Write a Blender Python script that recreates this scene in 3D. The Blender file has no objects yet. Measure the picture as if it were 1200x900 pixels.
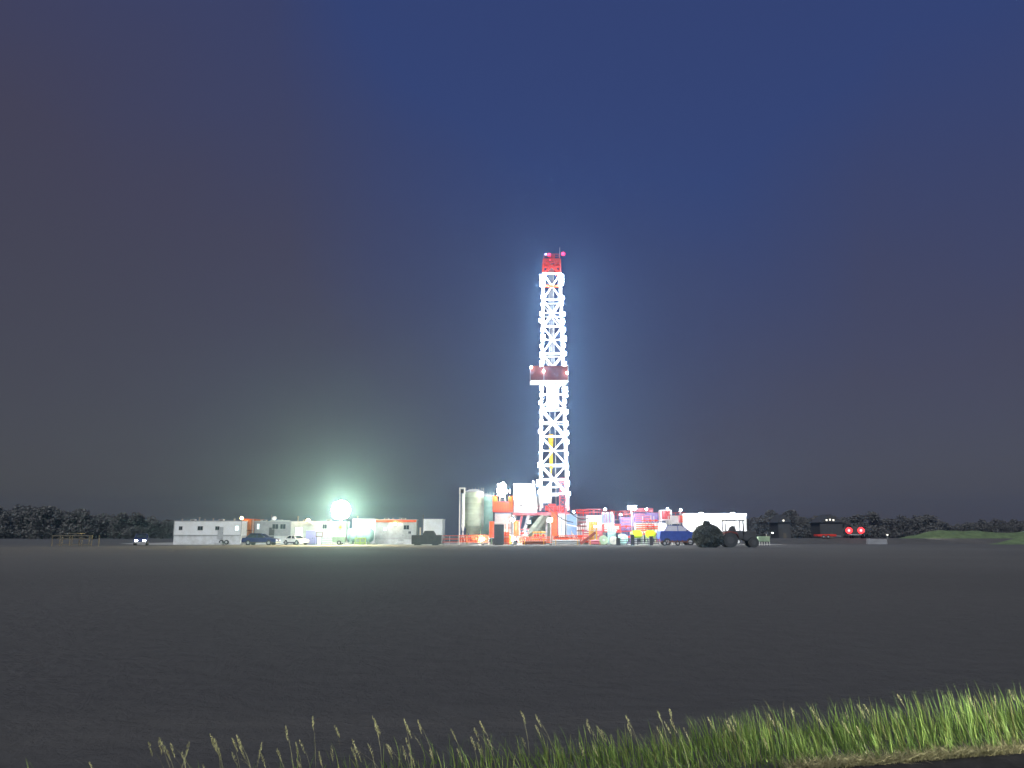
import bpy, bmesh, math, random
from mathutils import Vector, Matrix
R = math.radians
random.seed(11)
scene = bpy.context.scene
COL = scene.collection

# ------------------------------------------------------------------ camera geometry (photo is 1200x900)
F = 942.0
PITCH = math.atan(176.0 / F)
CH = 1.7
def at(px, py, Y):
    u = (px - 600) / F; v = (450 - py) / F
    dy = math.cos(PITCH) - v * math.sin(PITCH); dz = math.sin(PITCH) + v * math.cos(PITCH)
    t = Y / dy
    return Vector((u * t, Y, CH + dz * t))
def XX(px, Y, py=630): return at(px, py, Y).x
def ZZ(py, Y): return at(600, py, Y).z

# ------------------------------------------------------------------ materials
def nt(name):
    m = bpy.data.materials.new(name); m.use_nodes = True
    n = m.node_tree.nodes; b = n['Principled BSDF']
    return m, n, m.node_tree.links, b
def paint(name, col, rough=0.55, var=0.22, scale=1.3, metal=0.0, rib=0.0, bump=0.0):
    """weathered paint: two noises of grime over the base colour, optional vertical corrugation"""
    m, n, l, b = nt(name)
    tc = n.new('ShaderNodeTexCoord')
    nz = n.new('ShaderNodeTexNoise'); nz.inputs['Scale'].default_value = scale; nz.inputs['Detail'].default_value = 8
    nz.inputs['Roughness'].default_value = 0.65
    l.new(tc.outputs['Object'], nz.inputs['Vector'])
    rp = n.new('ShaderNodeValToRGB')
    rp.color_ramp.elements[0].position = 0.33; rp.color_ramp.elements[1].position = 0.62
    d = 1 - var
    rp.color_ramp.elements[0].color = (col[0] * d, col[1] * d * 0.98, col[2] * d * 0.94, 1)
    rp.color_ramp.elements[1].color = (*col, 1)
    l.new(nz.outputs['Fac'], rp.inputs['Fac']); l.new(rp.outputs['Color'], b.inputs['Base Color'])
    b.inputs['Roughness'].default_value = rough; b.inputs['Metallic'].default_value = metal
    if rib or bump:
        bp = n.new('ShaderNodeBump'); bp.inputs['Strength'].default_value = 0.9
        if rib:
            w = n.new('ShaderNodeTexWave'); w.bands_direction = 'X'; w.inputs['Scale'].default_value = rib
            bp.inputs['Distance'].default_value = 0.04
            l.new(tc.outputs['Object'], w.inputs['Vector']); l.new(w.outputs['Fac'], bp.inputs['Height'])
        else:
            bp.inputs['Distance'].default_value = bump
            l.new(nz.outputs['Fac'], bp.inputs['Height'])
        l.new(bp.outputs['Normal'], b.inputs['Normal'])
    return m
def emit(name, col, s):
    m, n, l, b = nt(name)
    b.inputs['Base Color'].default_value = (0.02, 0.02, 0.02, 1)
    b.inputs['Emission Color'].default_value = (*col, 1); b.inputs['Emission Strength'].default_value = s
    return m
def glass(name, col=(0.02, 0.025, 0.03)):
    m, n, l, b = nt(name)
    b.inputs['Base Color'].default_value = (*col, 1); b.inputs['Roughness'].default_value = 0.08
    return m
M = dict(
    white=paint('white_paint', (0.78, 0.79, 0.78), 0.5, 0.15),
    white_rib=paint('white_ribbed_steel', (0.84, 0.87, 0.88), 0.5, 0.10, 0.9, rib=3.2),
    cream=paint('cream_siding', (0.62, 0.64, 0.58), 0.6, 0.2, rib=2.0),
    grey=paint('grey_siding', (0.30, 0.31, 0.33), 0.6, 0.25, rib=2.0),
    lgrey=paint('light_grey_paint', (0.40, 0.42, 0.43), 0.55, 0.25),
    skirt=paint('skirting', (0.60, 0.62, 0.63), 0.7, 0.25),
    orange=paint('orange_paint', (0.80, 0.095, 0.012), 0.5, 0.3),
    orange_rib=paint('orange_ribbed_steel', (0.72, 0.20, 0.04), 0.5, 0.3, rib=3.0),
    red=paint('red_paint', (0.62, 0.035, 0.02), 0.5, 0.3),
    rust=paint('rusty_steel', (0.22, 0.07, 0.035), 0.8, 0.4, 2.5),
    brownred=paint('oxide_red_paint', (0.17, 0.035, 0.025), 0.7, 0.3, 1.5),
    pink=paint('faded_red_paint', (0.60, 0.16, 0.20), 0.6, 0.35, 1.2),
    purple=paint('violet_blue_paint', (0.22, 0.16, 0.42), 0.5, 0.35, 0.8),
    lav=paint('lavender_plastic', (0.36, 0.34, 0.66), 0.45, 0.12),
    blue=paint('blue_paint', (0.05, 0.09, 0.38), 0.35, 0.25),
    sky_blue=paint('light_blue_paint', (0.22, 0.36, 0.60), 0.5, 0.3),
    navy=paint('navy_car_paint', (0.035, 0.05, 0.16), 0.25, 0.15),
    teal=paint('pale_teal_paint', (0.28, 0.50, 0.46), 0.5, 0.25),
    silo=paint('silo_galvanised', (0.42, 0.50, 0.40), 0.45, 0.25, 0.6),
    silo2=paint('silo_mint', (0.30, 0.50, 0.42), 0.45, 0.25, 0.6),
    yellow=paint('yellow_paint', (0.70, 0.38, 0.02), 0.5, 0.25),
    lime=paint('yellow_green_plastic', (0.46, 0.62, 0.01), 0.5, 0.2),
    pgreen=paint('pale_green_paint', (0.30, 0.42, 0.28), 0.6, 0.3),
    steel=paint('galvanised_steel', (0.50, 0.51, 0.52), 0.4, 0.25, 2.0, metal=0.3),
    grnsteel=paint('green_grey_steel', (0.26, 0.31, 0.25), 0.55, 0.3, 1.5),
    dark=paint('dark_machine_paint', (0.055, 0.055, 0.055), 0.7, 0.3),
    black=paint('black_housing', (0.05, 0.05, 0.052), 0.6, 0.3),
    rubber=paint('rubber', (0.04, 0.04, 0.04), 0.85, 0.2),
    timber=paint('weathered_timber', (0.13, 0.115, 0.085), 0.85, 0.35, 3.0),
    glass=glass('window_glass'), pale_glass=glass('pale_window', (0.5, 0.5, 0.55)),
    bark=paint('bark', (0.08, 0.06, 0.045), 0.9, 0.4, 4.0),
)
MAST_L = 360.0
E = dict(
    mast=emit('mast_lamp', (0.90, 0.95, 1.0), MAST_L),
    tower=emit('tower_lamp', (1.0, 0.80, 0.36), 2300),
    rear_fill=emit('added_tower_fill', (0.94, 1.0, 0.86), 1300), fill_s=emit('added_small_fill', (1.0, 0.95, 0.88), 380),  # both are added fill for heads turned away from the camera
    box=emit('cluster_lamp', (1.0, 0.90, 0.62), 620),
    pole=emit('pole_lamp', (1.0, 0.98, 0.80), 1300),
    flood=emit('added_fill', (0.96, 0.98, 1.0), 1700),  # added fill, stands for no known lamp
    small=emit('small_lamp', (0.85, 0.92, 1.0), 120),
    floor=emit('floor_lamp', (1.0, 0.85, 0.62), 380),
    warm=emit('warm_lamp', (1.0, 0.50, 0.14), 300),
    red=emit('red_beacon', (1.0, 0.02, 0.10), 5),
    blue=emit('blue_white_beacon', (0.5, 0.55, 1.0), 4),
    tail=emit('tail_lamp', (1.0, 0.022, 0.028), 4.5),
    tail_core=emit('tail_lamp_core', (1.0, 0.10, 0.11), 14),
    head=emit('head_lamp', (0.92, 0.95, 1.0), 22),
    win=emit('lit_window', (0.85, 1.0, 1.0), 1.6),
    door=emit('lit_doorway', (1.0, 1.0, 0.9), 4.0),
    farm=emit('farm_light', (1.0, 0.95, 0.8), 2.5),
)

# ------------------------------------------------------------------ mesh builder
class MB:
    def __init__(s): s.b = bmesh.new()
    def box(s, x0, x1, y0, y1, z0, z1, rot=None, bev=0.0):
        r = bmesh.ops.create_cube(s.b, size=1)
        c = Vector(((x0 + x1) / 2, (y0 + y1) / 2, (z0 + z1) / 2))
        for v in r['verts']:
            p = Vector((v.co.x * abs(x1 - x0), v.co.y * abs(y1 - y0), v.co.z * abs(z1 - z0)))
            if rot: p = rot @ p
            v.co = p + c
        if bev:
            es = list({e for v in r['verts'] for e in v.link_edges})
            bmesh.ops.bevel(s.b, geom=es, offset=bev, segments=2, affect='EDGES')
        return s
    def tube(s, a, b, r, r2=None, n=8, caps=True):
        a, b = Vector(a), Vector(b); d = b - a
        if d.length < 1e-6: return s
        q = d.to_track_quat('Z', 'Y').to_matrix().to_4x4()
        bmesh.ops.create_cone(s.b, cap_ends=caps, segments=n, radius1=r, radius2=r if r2 is None else r2,
                              depth=d.length, matrix=Matrix.Translation((a + b) / 2) @ q)
        return s
    def bar(s, a, b, w, h=None):
        """square section bar"""
        a, b = Vector(a), Vector(b); d = b - a; h = h or w
        q = d.to_track_quat('Z', 'Y').to_matrix().to_4x4()
        m = Matrix.Translation((a + b) / 2) @ q @ Matrix.Diagonal((w, h, d.length, 1))
        bmesh.ops.create_cube(s.b, size=1, matrix=m); return s
    def lathe(s, prof, n=28, c=(0, 0, 0)):
        rings = []
        for r, z in prof:
            if r < 1e-5: rings.append([s.b.verts.new((c[0], c[1], c[2] + z))])
            else: rings.append([s.b.verts.new((c[0] + r * math.cos(2 * math.pi * i / n), c[1] + r * math.sin(2 * math.pi * i / n), c[2] + z)) for i in range(n)])
        for A, B in zip(rings, rings[1:]):
            for i in range(n):
                j = (i + 1) % n
                if len(A) == 1 and len(B) == 1: continue
                if len(A) == 1: s.b.faces.new((A[0], B[j], B[i]))
                elif len(B) == 1: s.b.faces.new((A[i], A[j], B[0]))
                else: s.b.faces.new((A[i], A[j], B[j], B[i]))
        return s
    def prism(s, pts, y0, y1):
        """polygon in xz extruded along y"""
        A = [s.b.verts.new((x, y0, z)) for x, z in pts]; B = [s.b.verts.new((x, y1, z)) for x, z in pts]
        n = len(pts)
        s.b.faces.new(A); s.b.faces.new(B[::-1])
        for i in range(n):
            j = (i + 1) % n; s.b.faces.new((A[j], A[i], B[i], B[j]))
        return s
    def build(s, name, mat, parent=None, smooth=False, loc=None):
        bmesh.ops.recalc_face_normals(s.b, faces=s.b.faces)
        me = bpy.data.meshes.new(name); s.b.to_mesh(me); s.b.free()
        me.materials.append(mat)
        if smooth:
            for p in me.polygons: p.use_smooth = True
            try: me.set_sharp_from_angle(angle=R(40))
            except Exception: pass
        o = bpy.data.objects.new(name, me); COL.objects.link(o)
        if parent: o.parent = parent
        if loc: o.location = loc
        return o
def tag(o, label=None, cat=None, group=None, kind=None):
    if label: o['label'] = label
    if cat: o['category'] = cat
    if group: o['group'] = group
    if kind: o['kind'] = kind
    return o
def thing(name, label, cat, loc, rz=0, group=None):
    o = bpy.data.objects.new(name, None); COL.objects.link(o)
    o.empty_display_size = 0.3
    o.location = loc; o.rotation_euler.z = rz
    return tag(o, label, cat, group)
def children(o): return [c for c in list(bpy.data.objects) if c.parent == o]
KIDS = {}
def copy_tree(o, parent=None):
    c = o.copy(); COL.objects.link(c)
    c.parent = parent
    for ch in list(o.children): copy_tree(ch, c)
    return c
def box_at(px0, px1, py0, py1, Y):
    """photo rectangle standing on the plane at depth Y -> centre x, half width, z0, z1"""
    a = at(px0, py1, Y); b = at(px1, py0, Y)
    x0 = XX(px0, Y, (py0 + py1) / 2); x1 = XX(px1, Y, (py0 + py1) / 2)
    return (x0 + x1) / 2, (x1 - x0) / 2, max(0.0, ZZ(py1, Y)), ZZ(py0, Y)

# lamp head: housing with a lens on its front (-y local), returns housing
def lamp_head(parent, loc, w, h, d, emat, tilt=0.0, yaw=0.0, name='floodlight', wrap=True):
    b = MB().box(-w / 2, w / 2, 0, d, -h / 2, h / 2, bev=min(w, h) * 0.08)
    hs = b.build(name, M['black'], parent)
    hs.location = loc; hs.rotation_euler = (tilt, 0, yaw)
    l = MB().box(-w * 0.44, w * 0.44, -d * 0.45 if wrap else -0.03, -0.004, -h * 0.43, h * 0.43)
    l.build('lens', emat, hs)
    return hs

# ------------------------------------------------------------------ setting: ground, pad, roads
def sheet(name, pts, z, mat):
    me = bpy.data.meshes.new(name); me.from_pydata([(x, y, z) for x, y in pts], [], [list(range(len(pts)))])
    me.materials.append(mat); o = bpy.data.objects.new(name, me); COL.objects.link(o)
    o['kind'] = 'structure'; return o
def ground_mat():
    m, n, l, b = nt('dark_field_soil')
    tc = n.new('ShaderNodeTexCoord')
    big = n.new('ShaderNodeTexNoise'); big.inputs['Scale'].default_value = 0.05; big.inputs['Detail'].default_value = 6
    fin = n.new('ShaderNodeTexNoise'); fin.inputs['Scale'].default_value = 2.2; fin.inputs['Detail'].default_value = 10; fin.inputs['Roughness'].default_value = 0.75
    l.new(tc.outputs['Object'], big.inputs['Vector']); l.new(tc.outputs['Object'], fin.inputs['Vector'])
    mx = n.new('ShaderNodeMix'); mx.data_type = 'FLOAT'; mx.inputs[0].default_value = 0.55
    l.new(big.outputs['Fac'], mx.inputs[2]); l.new(fin.outputs['Fac'], mx.inputs[3])
    rp = n.new('ShaderNodeValToRGB')
    rp.color_ramp.elements[0].position = 0.3; rp.color_ramp.elements[0].color = (0.077, 0.076, 0.077, 1)
    rp.color_ramp.elements[1].position = 0.7; rp.color_ramp.elements[1].color = (0.106, 0.105, 0.104, 1)
    l.new(mx.outputs[0], rp.inputs['Fac']); l.new(rp.outputs['Color'], b.inputs['Base Color'])
    b.inputs['Roughness'].default_value = 1.0; b.inputs['Specular IOR Level'].default_value = 0.0
    bp = n.new('ShaderNodeBump'); bp.inputs['Strength'].default_value = 0.8; bp.inputs['Distance'].default_value = 0.22
    l.new(fin.outputs['Fac'], bp.inputs['Height']); l.new(bp.outputs['Normal'], b.inputs['Normal'])
    return m
GM = ground_mat()
sheet('ground', [(1500 * math.cos(2 * math.pi * i / 96), 1500 * math.sin(2 * math.pi * i / 96)) for i in range(96)], 0.0, GM)
gravel = paint('pad_gravel', (0.32, 0.31, 0.29), 0.95, 0.35, 1.5, bump=0.03)
sheet('gravel_pad', [(-44, 131.5), (-20, 130.5), (8, 130.8), (22, 129.5), (36, 131), (45, 134), (47, 182), (-70, 182), (-72, 150), (-60, 133)], 0.004, gravel)
asph = paint('asphalt', (0.022, 0.022, 0.023), 0.9, 0.25, 6.0, bump=0.01)
# the road the camera stands on; its far edge runs across the bottom right corner
RE = lambda x: 6.40 + 0.25 * (x - 2.5)          # far edge of the road
sheet('road', [(-60, RE(-60)), (-60, RE(-60) - 7.5), (60, RE(60) - 7.5), (60, RE(60))], 0.004, asph)

# embanked gravel road on the right, with the earth bank behind
def grid_mesh(name, x0, x1, y0, y1, nx, ny, f, mat):
    vs = []; fs = []
    for j in range(ny + 1):
        for i in range(nx + 1):
            x = x0 + (x1 - x0) * i / nx; y = y0 + (y1 - y0) * j / ny
            vs.append((x, y, f(x, y)))
    for j in range(ny):
        for i in range(nx):
            a = j * (nx + 1) + i; fs.append((a, a + 1, a + nx + 2, a + nx + 1))
    me = bpy.data.meshes.new(name); me.from_pydata(vs, [], fs); me.materials.append(mat)
    for p in me.polygons: p.use_smooth = True
    o = bpy.data.objects.new(name, me); COL.objects.link(o); o['kind'] = 'structure'; return o
sm = lambda t: max(0, min(1, t)) ** 2 * (3 - 2 * max(0, min(1, t)))
def road_z(x, y):
    return -0.05 + 1.0 * sm((y - 143) / 4) * sm((165 - y) / 5) * sm((x - 40) / 12)
grid_mesh('gravel_road', 38, 150, 141, 168, 60, 18, road_z, paint('site_road_gravel', (0.065, 0.062, 0.058), 0.95, 0.3, 0.8, bump=0.05))
from mathutils import noise as mnoise
def bank_z(x, y):
    n = mnoise.noise(Vector((x * 0.16, y * 0.16, 3.1))) * 0.5 + mnoise.noise(Vector((x * 0.5, y * 0.5, 1.7))) * 0.16
    ridge1 = sm((x - 63) / 18) * math.exp(-((y - 150 - (x - 70) * 0.10) / 4.0) ** 2) * (2.4 + 0.9 * n)
    ridge2 = sm((x - 80) / 10) * math.exp(-((y - 139 - (x - 80) * 0.25) / 2.4) ** 2) * (1.4 + 0.9 * n)
    end = sm((112 - x) / 16)
    return -0.1 + max(ridge1, ridge2) * (0.35 + 0.65 * end) + n * 0.12 * sm((x - 64) / 6)
grass_m = paint('bank_grass', (0.10, 0.145, 0.062), 0.95, 0.45, 0.9, bump=0.12)
grid_mesh('grass_bank', 62, 130, 130, 170, 110, 70, bank_z, grass_m)

# ------------------------------------------------------------------ DERRICK
YM = 140.0
def mast_half(z):      # half width across x at height z
    t = (z - 6.0) / 44.0
    return 2.38 - 0.86 * t
ZF = 6.1                       # rig floor height
ZT = ZZ(306, YM)               # mast top
mx_ = XX(649.3, YM)
derrick = thing('drilling_derrick', 'tall white lattice drilling derrick strung with floodlights and topped with red crown', 'derrick', (mx_, YM, ZF - 0.4))
z0d = ZF - 0.4
def corner(sx, sy, z):
    h = mast_half(z); return Vector((sx * h, sy * (1.5 - 0.3 * (z - 6) / 44), z - z0d))
def cx_off(z): return 0.0
for sx in (-1, 1):
    for sy in (-1, 1):
        zl = ZZ(322, YM)
        MB().bar(corner(sx, sy, z0d), corner(sx, sy, zl), 0.36).build('leg', M['white'], derrick)
        MB().bar(corner(sx, sy, zl), corner(sx, sy, ZT), 0.26).build('leg_top', M['red'], derrick)
# bays: horizontals + X braces, one part per face and bay
nb = 9
zs = [ZF + 2.4 + (ZZ(323, YM) - ZF - 2.4) * i / (nb - 1) for i in range(nb)] + [ZT - 0.3]
for i in range(nb):
    za, zb = zs[i], zs[i + 1]; zm = (za + zb) / 2
    red = i == nb - 1
    for (c0, c1, nm) in (((-1, -1), (1, -1), 'cross_brace'), ((-1, 1), (1, 1), 'cross_brace'), ((-1, -1), (-1, 1), 'side_brace'), ((1, -1), (1, 1), 'side_brace')):
        if nm == 'cross_brace' and c0[1] == 1 and i % 2: continue
        b = MB(); w = 0.24 if nm == 'cross_brace' else 0.16
        b.bar(corner(*c0, za), corner(*c1, zb), w); b.bar(corner(*c1, za), corner(*c0, zb), w)
        b.bar(corner(*c0, zb), corner(*c1, zb), w * 1.1)
        if nm == 'cross_brace': b.bar(corner(*c0, zm), corner(*c1, zm), w * 0.9)
        b.build(nm, M['red'] if red else M['white'], derrick)
        if i == nb - 2 and nm == 'cross_brace': MB().bar(corner(*c0, zm) + Vector((0, -0.2, 0)), corner(*c1, zm) + Vector((0, -0.2, 0)), 0.34).build('red_girt', M['orange'], derrick)
# A-frame lower part and the ladder side
for sx in (-1, 1):
    MB().bar(corner(sx, -1, ZF + 2.4), Vector((sx * 2.0, -1.5, 0.4)), 0.3).build('lower_strut', M['white'], derrick)
    MB().bar(corner(sx, 1, ZF + 5), Vector((sx * 2.7, 3.5, 0.4)), 0.3).build('rear_strut', M['white'], derrick)
MB().bar(corner(-1, -1, ZF + 2.4), corner(1, -1, ZF + 2.4), 0.3).build('lower_girt', M['white'], derrick)
b = MB()
for x in (-0.55, 0.45):
    b.bar((x, 0.9, 1.0), (x * 0.8, 0.7, ZT - z0d - 1), 0.10)
b.build('guide_rail', M['lgrey'], derrick)
b = MB()
for x in (-0.25, -0.1, 0.05, 0.2): b.tube((x, 0, 21), (x, 0, ZT - z0d - 0.5), 0.03, n=5)
b.build('drilling_line', M['steel'], derrick)
b = MB()   # ladder on the right rear
for x in (0, 0.5): b.bar(corner(1, 1, ZF) + Vector((0.3 - x, 0.3, 0.4)), corner(1, 1, ZT - 2) + Vector((0.3 - x, 0.3, 0)), 0.06)
L0 = corner(1, 1, ZF); L1 = corner(1, 1, ZT - 2)
for k in range(90):
    p = L0.lerp(L1, k / 89) + Vector((0.3, 0.3, 0.3)); b.bar(p, p - Vector((0.5, 0, 0)), 0.04)
b.build('ladder', M['steel'], derrick)
# racking board
zr = ZZ(449, YM) - z0d; zr2 = ZZ(432, YM) - z0d
xl = XX(621, YM, 440) - mx_; xr = XX(664.5, YM, 440) - mx_
b = MB().box(xl, xr, -2.5, -2.4, zr + 0.1, zr2).box(xl, xl + 0.1, -2.38, 1.5, zr + 0.1, zr2).box(xr - 0.1, xr, -2.38, 1.5, zr + 0.1, zr2)
rb = b.build('racking_board', M['brownred'], derrick)
MB().box(xl, xr, -2.4, 1.6, zr - 0.08, zr + 0.09).build('deck_grating', M['white'], rb)
b = MB()
for x in (xl, xl + (xr - xl) * 0.36, xr): MB().bar((x, -2.53, zr), (x, -2.53, zr2 + 0.15), 0.08).build('rail_post', M['steel'], rb)
b = MB()
for k in range(7): b.bar((xl + 1.2 + k * 0.5, -2.3, zr + 0.2), (xl + 1.2 + k * 0.5, 0.6, zr + 0.2), 0.08)
b.build('racking_finger', M['steel'], rb)
for px, py in ((622.5, 430.5), (637, 435), (664.5, 437)):
    p = at(px, py, YM - 2.7)
    lamp_head(derrick, (p.x - mx_, -2.75, p.z - z0d), 0.28, 0.28, 0.2, E['mast'])
zw0 = ZZ(478, YM) - z0d; zw1 = ZZ(452, YM) - z0d
MB().box(-1.15, 1.0, -1.62, -1.55, zw0, zw1).build('wind_wall', M['white'], derrick)
zw0 = ZZ(590, YM) - z0d; zw1 = ZZ(571, YM) - z0d
MB().box(-2.3, -0.55, -1.75, -1.68, zw0, zw1).box(-0.55, 0.75, -1.75, -1.68, ZZ(572.5, YM) - z0d, zw1).box(-0.549, 0.75, -1.75, -1.68, ZZ(582, YM) - z0d, ZZ(579, YM) - z0d).build('wind_wall', M['white'], derrick)
# crown
hz = ZT - z0d
b = MB().box(-1.45, 1.45, -1.1, 1.1, hz - 0.05, hz + 0.15)
for x in (-1.45, 1.45):
    for y in (-1.05, 1.05): b.bar((x, y, hz), (x * 0.9, y, hz + 1.0), 0.1)
b.bar((-1.4, -1.08, hz + 0.95), (1.4, -1.08, hz + 0.95), 0.09); b.bar((-1.4, -1.08, hz + 0.55), (1.4, -1.08, hz + 0.55), 0.07)
cr = b.build('crown_platform', M['red'], derrick)
b = MB()
for x in (-0.5, -0.2, 0.1, 0.4): b.tube((x, -0.25, hz + 0.55), (x + 0.16, -0.25, hz + 0.55), 0.5, n=20)
b.build('sheave', M['red'], cr)
b = MB().bar((-0.95, -1.2, hz - 2.2), (-0.5, -1.2, hz + 0.1), 0.16).bar((0.95, -1.2, hz - 2.2), (0.5, -1.2, hz + 0.1), 0.16).bar((-1.2, -1.2, hz - 1.0), (1.2, -1.2, hz - 0.5), 0.14)
b.build('crown_brace', M['red'], cr)
b = MB().tube((1.5, 0, hz), (1.55, 0, hz + 2.6), 0.04)
b.build('crown_mast', M['steel'], cr)
for (px, py, k, r) in ((643.5, 298.5, 'red', 0.30), (660, 297.5, 'red', 0.34), (644.5, 305, 'red', 0.16), (639.5, 298, 'blue', 0.2)):
    p = at(px, py, YM - 1.2)
    base = MB().tube((0, 0, -0.45), (0, 0, -r * 0.8), 0.08).build('beacon', M['black'], cr, loc=(p.x - mx_, -1.2, p.z - z0d))
    MB().lathe([(0, -r), (r * 0.7, -r * 0.8), (r, -r * 0.2), (r * 0.95, r * 0.3), (r * 0.6, r * 0.8), (0, r)], 12).build('beacon_lens', E[k], base, True)
# floodlights up the two front legs (each a part with a lens)
def mast_lamp(sx, py, s=1.0, out=0.1):
    z = ZZ(py, YM - 1.7); c = corner(sx, -1, z)
    s *= random.uniform(0.78, 1.3); out += random.uniform(-0.12, 0.2)
    lamp_head(derrick, (c.x + sx * out, c.y - 0.55, c.z), 0.62 * s * random.uniform(0.8, 1.2), 0.8 * s, 0.4, E['mast'], tilt=R(0), yaw=R(-14 * sx))
for py, s in ((325, 1.15), (333, 1.25), (348, .8), (357, .9), (368, 0.9), (376, 1.0), (387, 0.85), (396, 1.1), (406, .9), (416, 1.15), (426, 1.1)):
    mast_lamp(-1, py, s); mast_lamp(1, py + random.uniform(-1.5, 1.5), s)
for py, s in ((455, 1.1), (463, .9), (472, 1.0), (483, 0.85), (495, 0.95), (506, .8), (519, 0.95), (531, .8), (545, 1.0), (556, .9), (566, 1.15), (577, 0.9)):
    mast_lamp(-1, py, s * 0.92); mast_lamp(1, py + random.uniform(-2, 2), s * 0.92)
# the block hanging in the mast
YB = YM - 0.9
p0 = at(646, 553, YB); p1 = at(646, 509, YB)
tb = thing('travelling_block', 'yellow travelling block and top drive hanging on cables inside the lit derrick', 'hoisting block', (p0.x, YB, p0.z))
H = p1.z - p0.z
MB().box(-0.42, 0.42, -0.3, 0.3, H - 1.3, H, bev=0.08).build('block_housing', M['yellow'], tb)
MB().prism([(-0.28, H - 2.9), (0.28, H - 2.9), (0.40, H - 1.3), (-0.40, H - 1.3)], -0.2, 0.2).build('hook', M['yellow'], tb)
b = MB().box(-0.3, 0.3, -0.3, 0.3, 0.6, H - 2.9, bev=0.06).tube((0, 0, -0.3), (0, 0, 0.6), 0.12)
b.build('top_drive', M['yellow'], tb)
MB().tube((0, 0, -6.2), (0, 0, -0.3), 0.08).build('drill_pipe', M['steel'], tb)

# ------------------------------------------------------------------ SUBSTRUCTURE
YS = 137.5
sub = thing('rig_substructure', 'raised steel rig floor on slanting legs beneath the white derrick', 'substructure', (mx_, YM, 0))
xa = XX(601, YS) - mx_; xb = XX(668, YS) - mx_
zf = ZZ(600.5, YS)
MB().box(xa, xb, -2.6, 5.5, zf - 0.45, zf).build('rig_floor', M['pink'], sub)
def subbar(px0, py0, px1, py1, w, m, y=-2.2):
    a = at(px0, py0, YM + y); c = at(px1, py1, YM + y)
    MB().bar((a.x - mx_, y, max(0.05, a.z)), (c.x - mx_, y, c.z), w).build('slanting_leg', m, sub)
subbar(613, 633, 637, 602, 0.62, M['grnsteel']); subbar(620, 633, 643, 602, 0.5, M['grnsteel'], -1.7)
subbar(606, 634, 612, 602, 0.35, M['pink']); subbar(611, 634, 620, 602, 0.5, M['steel'], -1.9)
subbar(603, 634, 604, 602, 0.3, M['lgrey']); subbar(668, 634, 662, 602, 0.4, M['grnsteel'])
subbar(640, 634, 641, 602, 0.3, M['lgrey'], -1.4)
MB().box(XX(618, YM) - mx_, XX(650, YM) - mx_, 1.0, 1.2, 0.1, zf - 0.5).build('wind_wall', M['grnsteel'], sub)
b = MB()
for k in range(15):
    x = xa + (xb - xa) * k / 14; b.bar((x, -2.62, zf), (x, -2.62, zf + 1.05), 0.05)
for h in (0.55, 1.05): b.bar((xa, -2.62, zf + h), (xb, -2.62, zf + h), 0.05)
b.build('floor_rail', M['pink'], sub)
b = MB().box(-1.0, 0.3, -1.4, -0.3, zf, zf + 1.5, bev=0.1).tube((-1.5, -1, zf + 0.7), (1.2, -1, zf + 0.7), 0.5, n=18).box(0.7, 1.7, -1.6, -0.6, zf, zf + 1.0, bev=0.1)
b.build('drawworks', M['red'], sub)
b = MB()   # vee-door ramp to the right (down to catwalk)
b.build_ = None
a0 = Vector((XX(676, YS) - mx_, -3.2, 0.3)); a1 = Vector((xb - 1.6, -2.4, zf))
for y in (0, 1.4): b.bar(a0 + Vector((0, y, 0)), a1 + Vector((0, y, 0)), 0.18, 0.3)
for k in range(14):
    q = a0.lerp(a1, k / 13); b.bar(q, q + Vector((0, 1.4, 0)), 0.1)
b.build('stair', M['steel'], sub)
# pink lattice tower beside the mast foot
b = MB()
xs0, xs1 = XX(655.5, YS, 580) - mx_, XX(664, YS, 580) - mx_
zt = ZZ(560, YS)
for x in (xs0, xs1):
    for y in (-2.5, -1.3): b.bar((x, y, zf), (x + (-0.25 if x > xs0 else 0.25), y, zt), 0.1)
for k in range(5):
    za = zf + (zt - zf) * k / 5; zb = zf + (zt - zf) * (k + 1) / 5
    b.bar((xs0, -2.5, za), (xs1, -2.5, zb), 0.08); b.bar((xs0, -2.5, zb), (xs1, -2.5, zb), 0.08); b.bar((xs1, -1.3, za), (xs0, -1.3, zb), 0.08)
b.build('ladder_tower', M['pink'], sub)
# floor lamps below
for px, py, w, e in ((620, 612, 0.4, 'small'),):
    p = at(px, py, YM - 3.0)
    lamp_head(sub, (p.x - mx_, -3.0, p.z), w, w, 0.3, E[e])
# orange panel and blue panels under the floor
def panel_thing(name, label, cat, px0, px1, py0, py1, Y, mat, depth=1.2, frame=None, grp=None):
    cx, hw, za, zb = box_at(px0, px1, py0, py1, Y)
    t = thing(name, label, cat, (cx, Y + depth / 2, za), 0, grp)
    h = zb - za
    MB().box(-hw, hw, -depth / 2, depth / 2, 0, h, bev=0.04).build('casing', mat, t)
    b = MB(); fr = frame or M['steel']
    for x in (-hw, hw): b.bar((x, -depth / 2 - 0.03, 0), (x, -depth / 2 - 0.03, h + 0.05), 0.09)
    b.bar((-hw, -depth / 2 - 0.03, h), (hw, -depth / 2 - 0.03, h), 0.09); b.bar((-hw, -depth / 2 - 0.03, h * 0.45), (hw, -depth / 2 - 0.03, h * 0.45), 0.06)
    b.build('frame', fr, t)
    return t, hw, h
panel_thing('control_cabinet', 'narrow orange steel cabinet beside the lamp under the rig floor', 'cabinet', 646.5, 653, 600, 628, 137, M['orange'], 0.9, M['orange'])
t, hw, h = panel_thing('upright_tank', 'slim upright white tank between orange cabinet and blue tank under rig floor', 'tank', 654.5, 662, 602, 629, 137, M['white'], 1.0)
b = MB().tube((0, -0.6, 0.2), (0, -0.6, h * 0.9), 0.07); b.build('pipe', M['sky_blue'], t)
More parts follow.
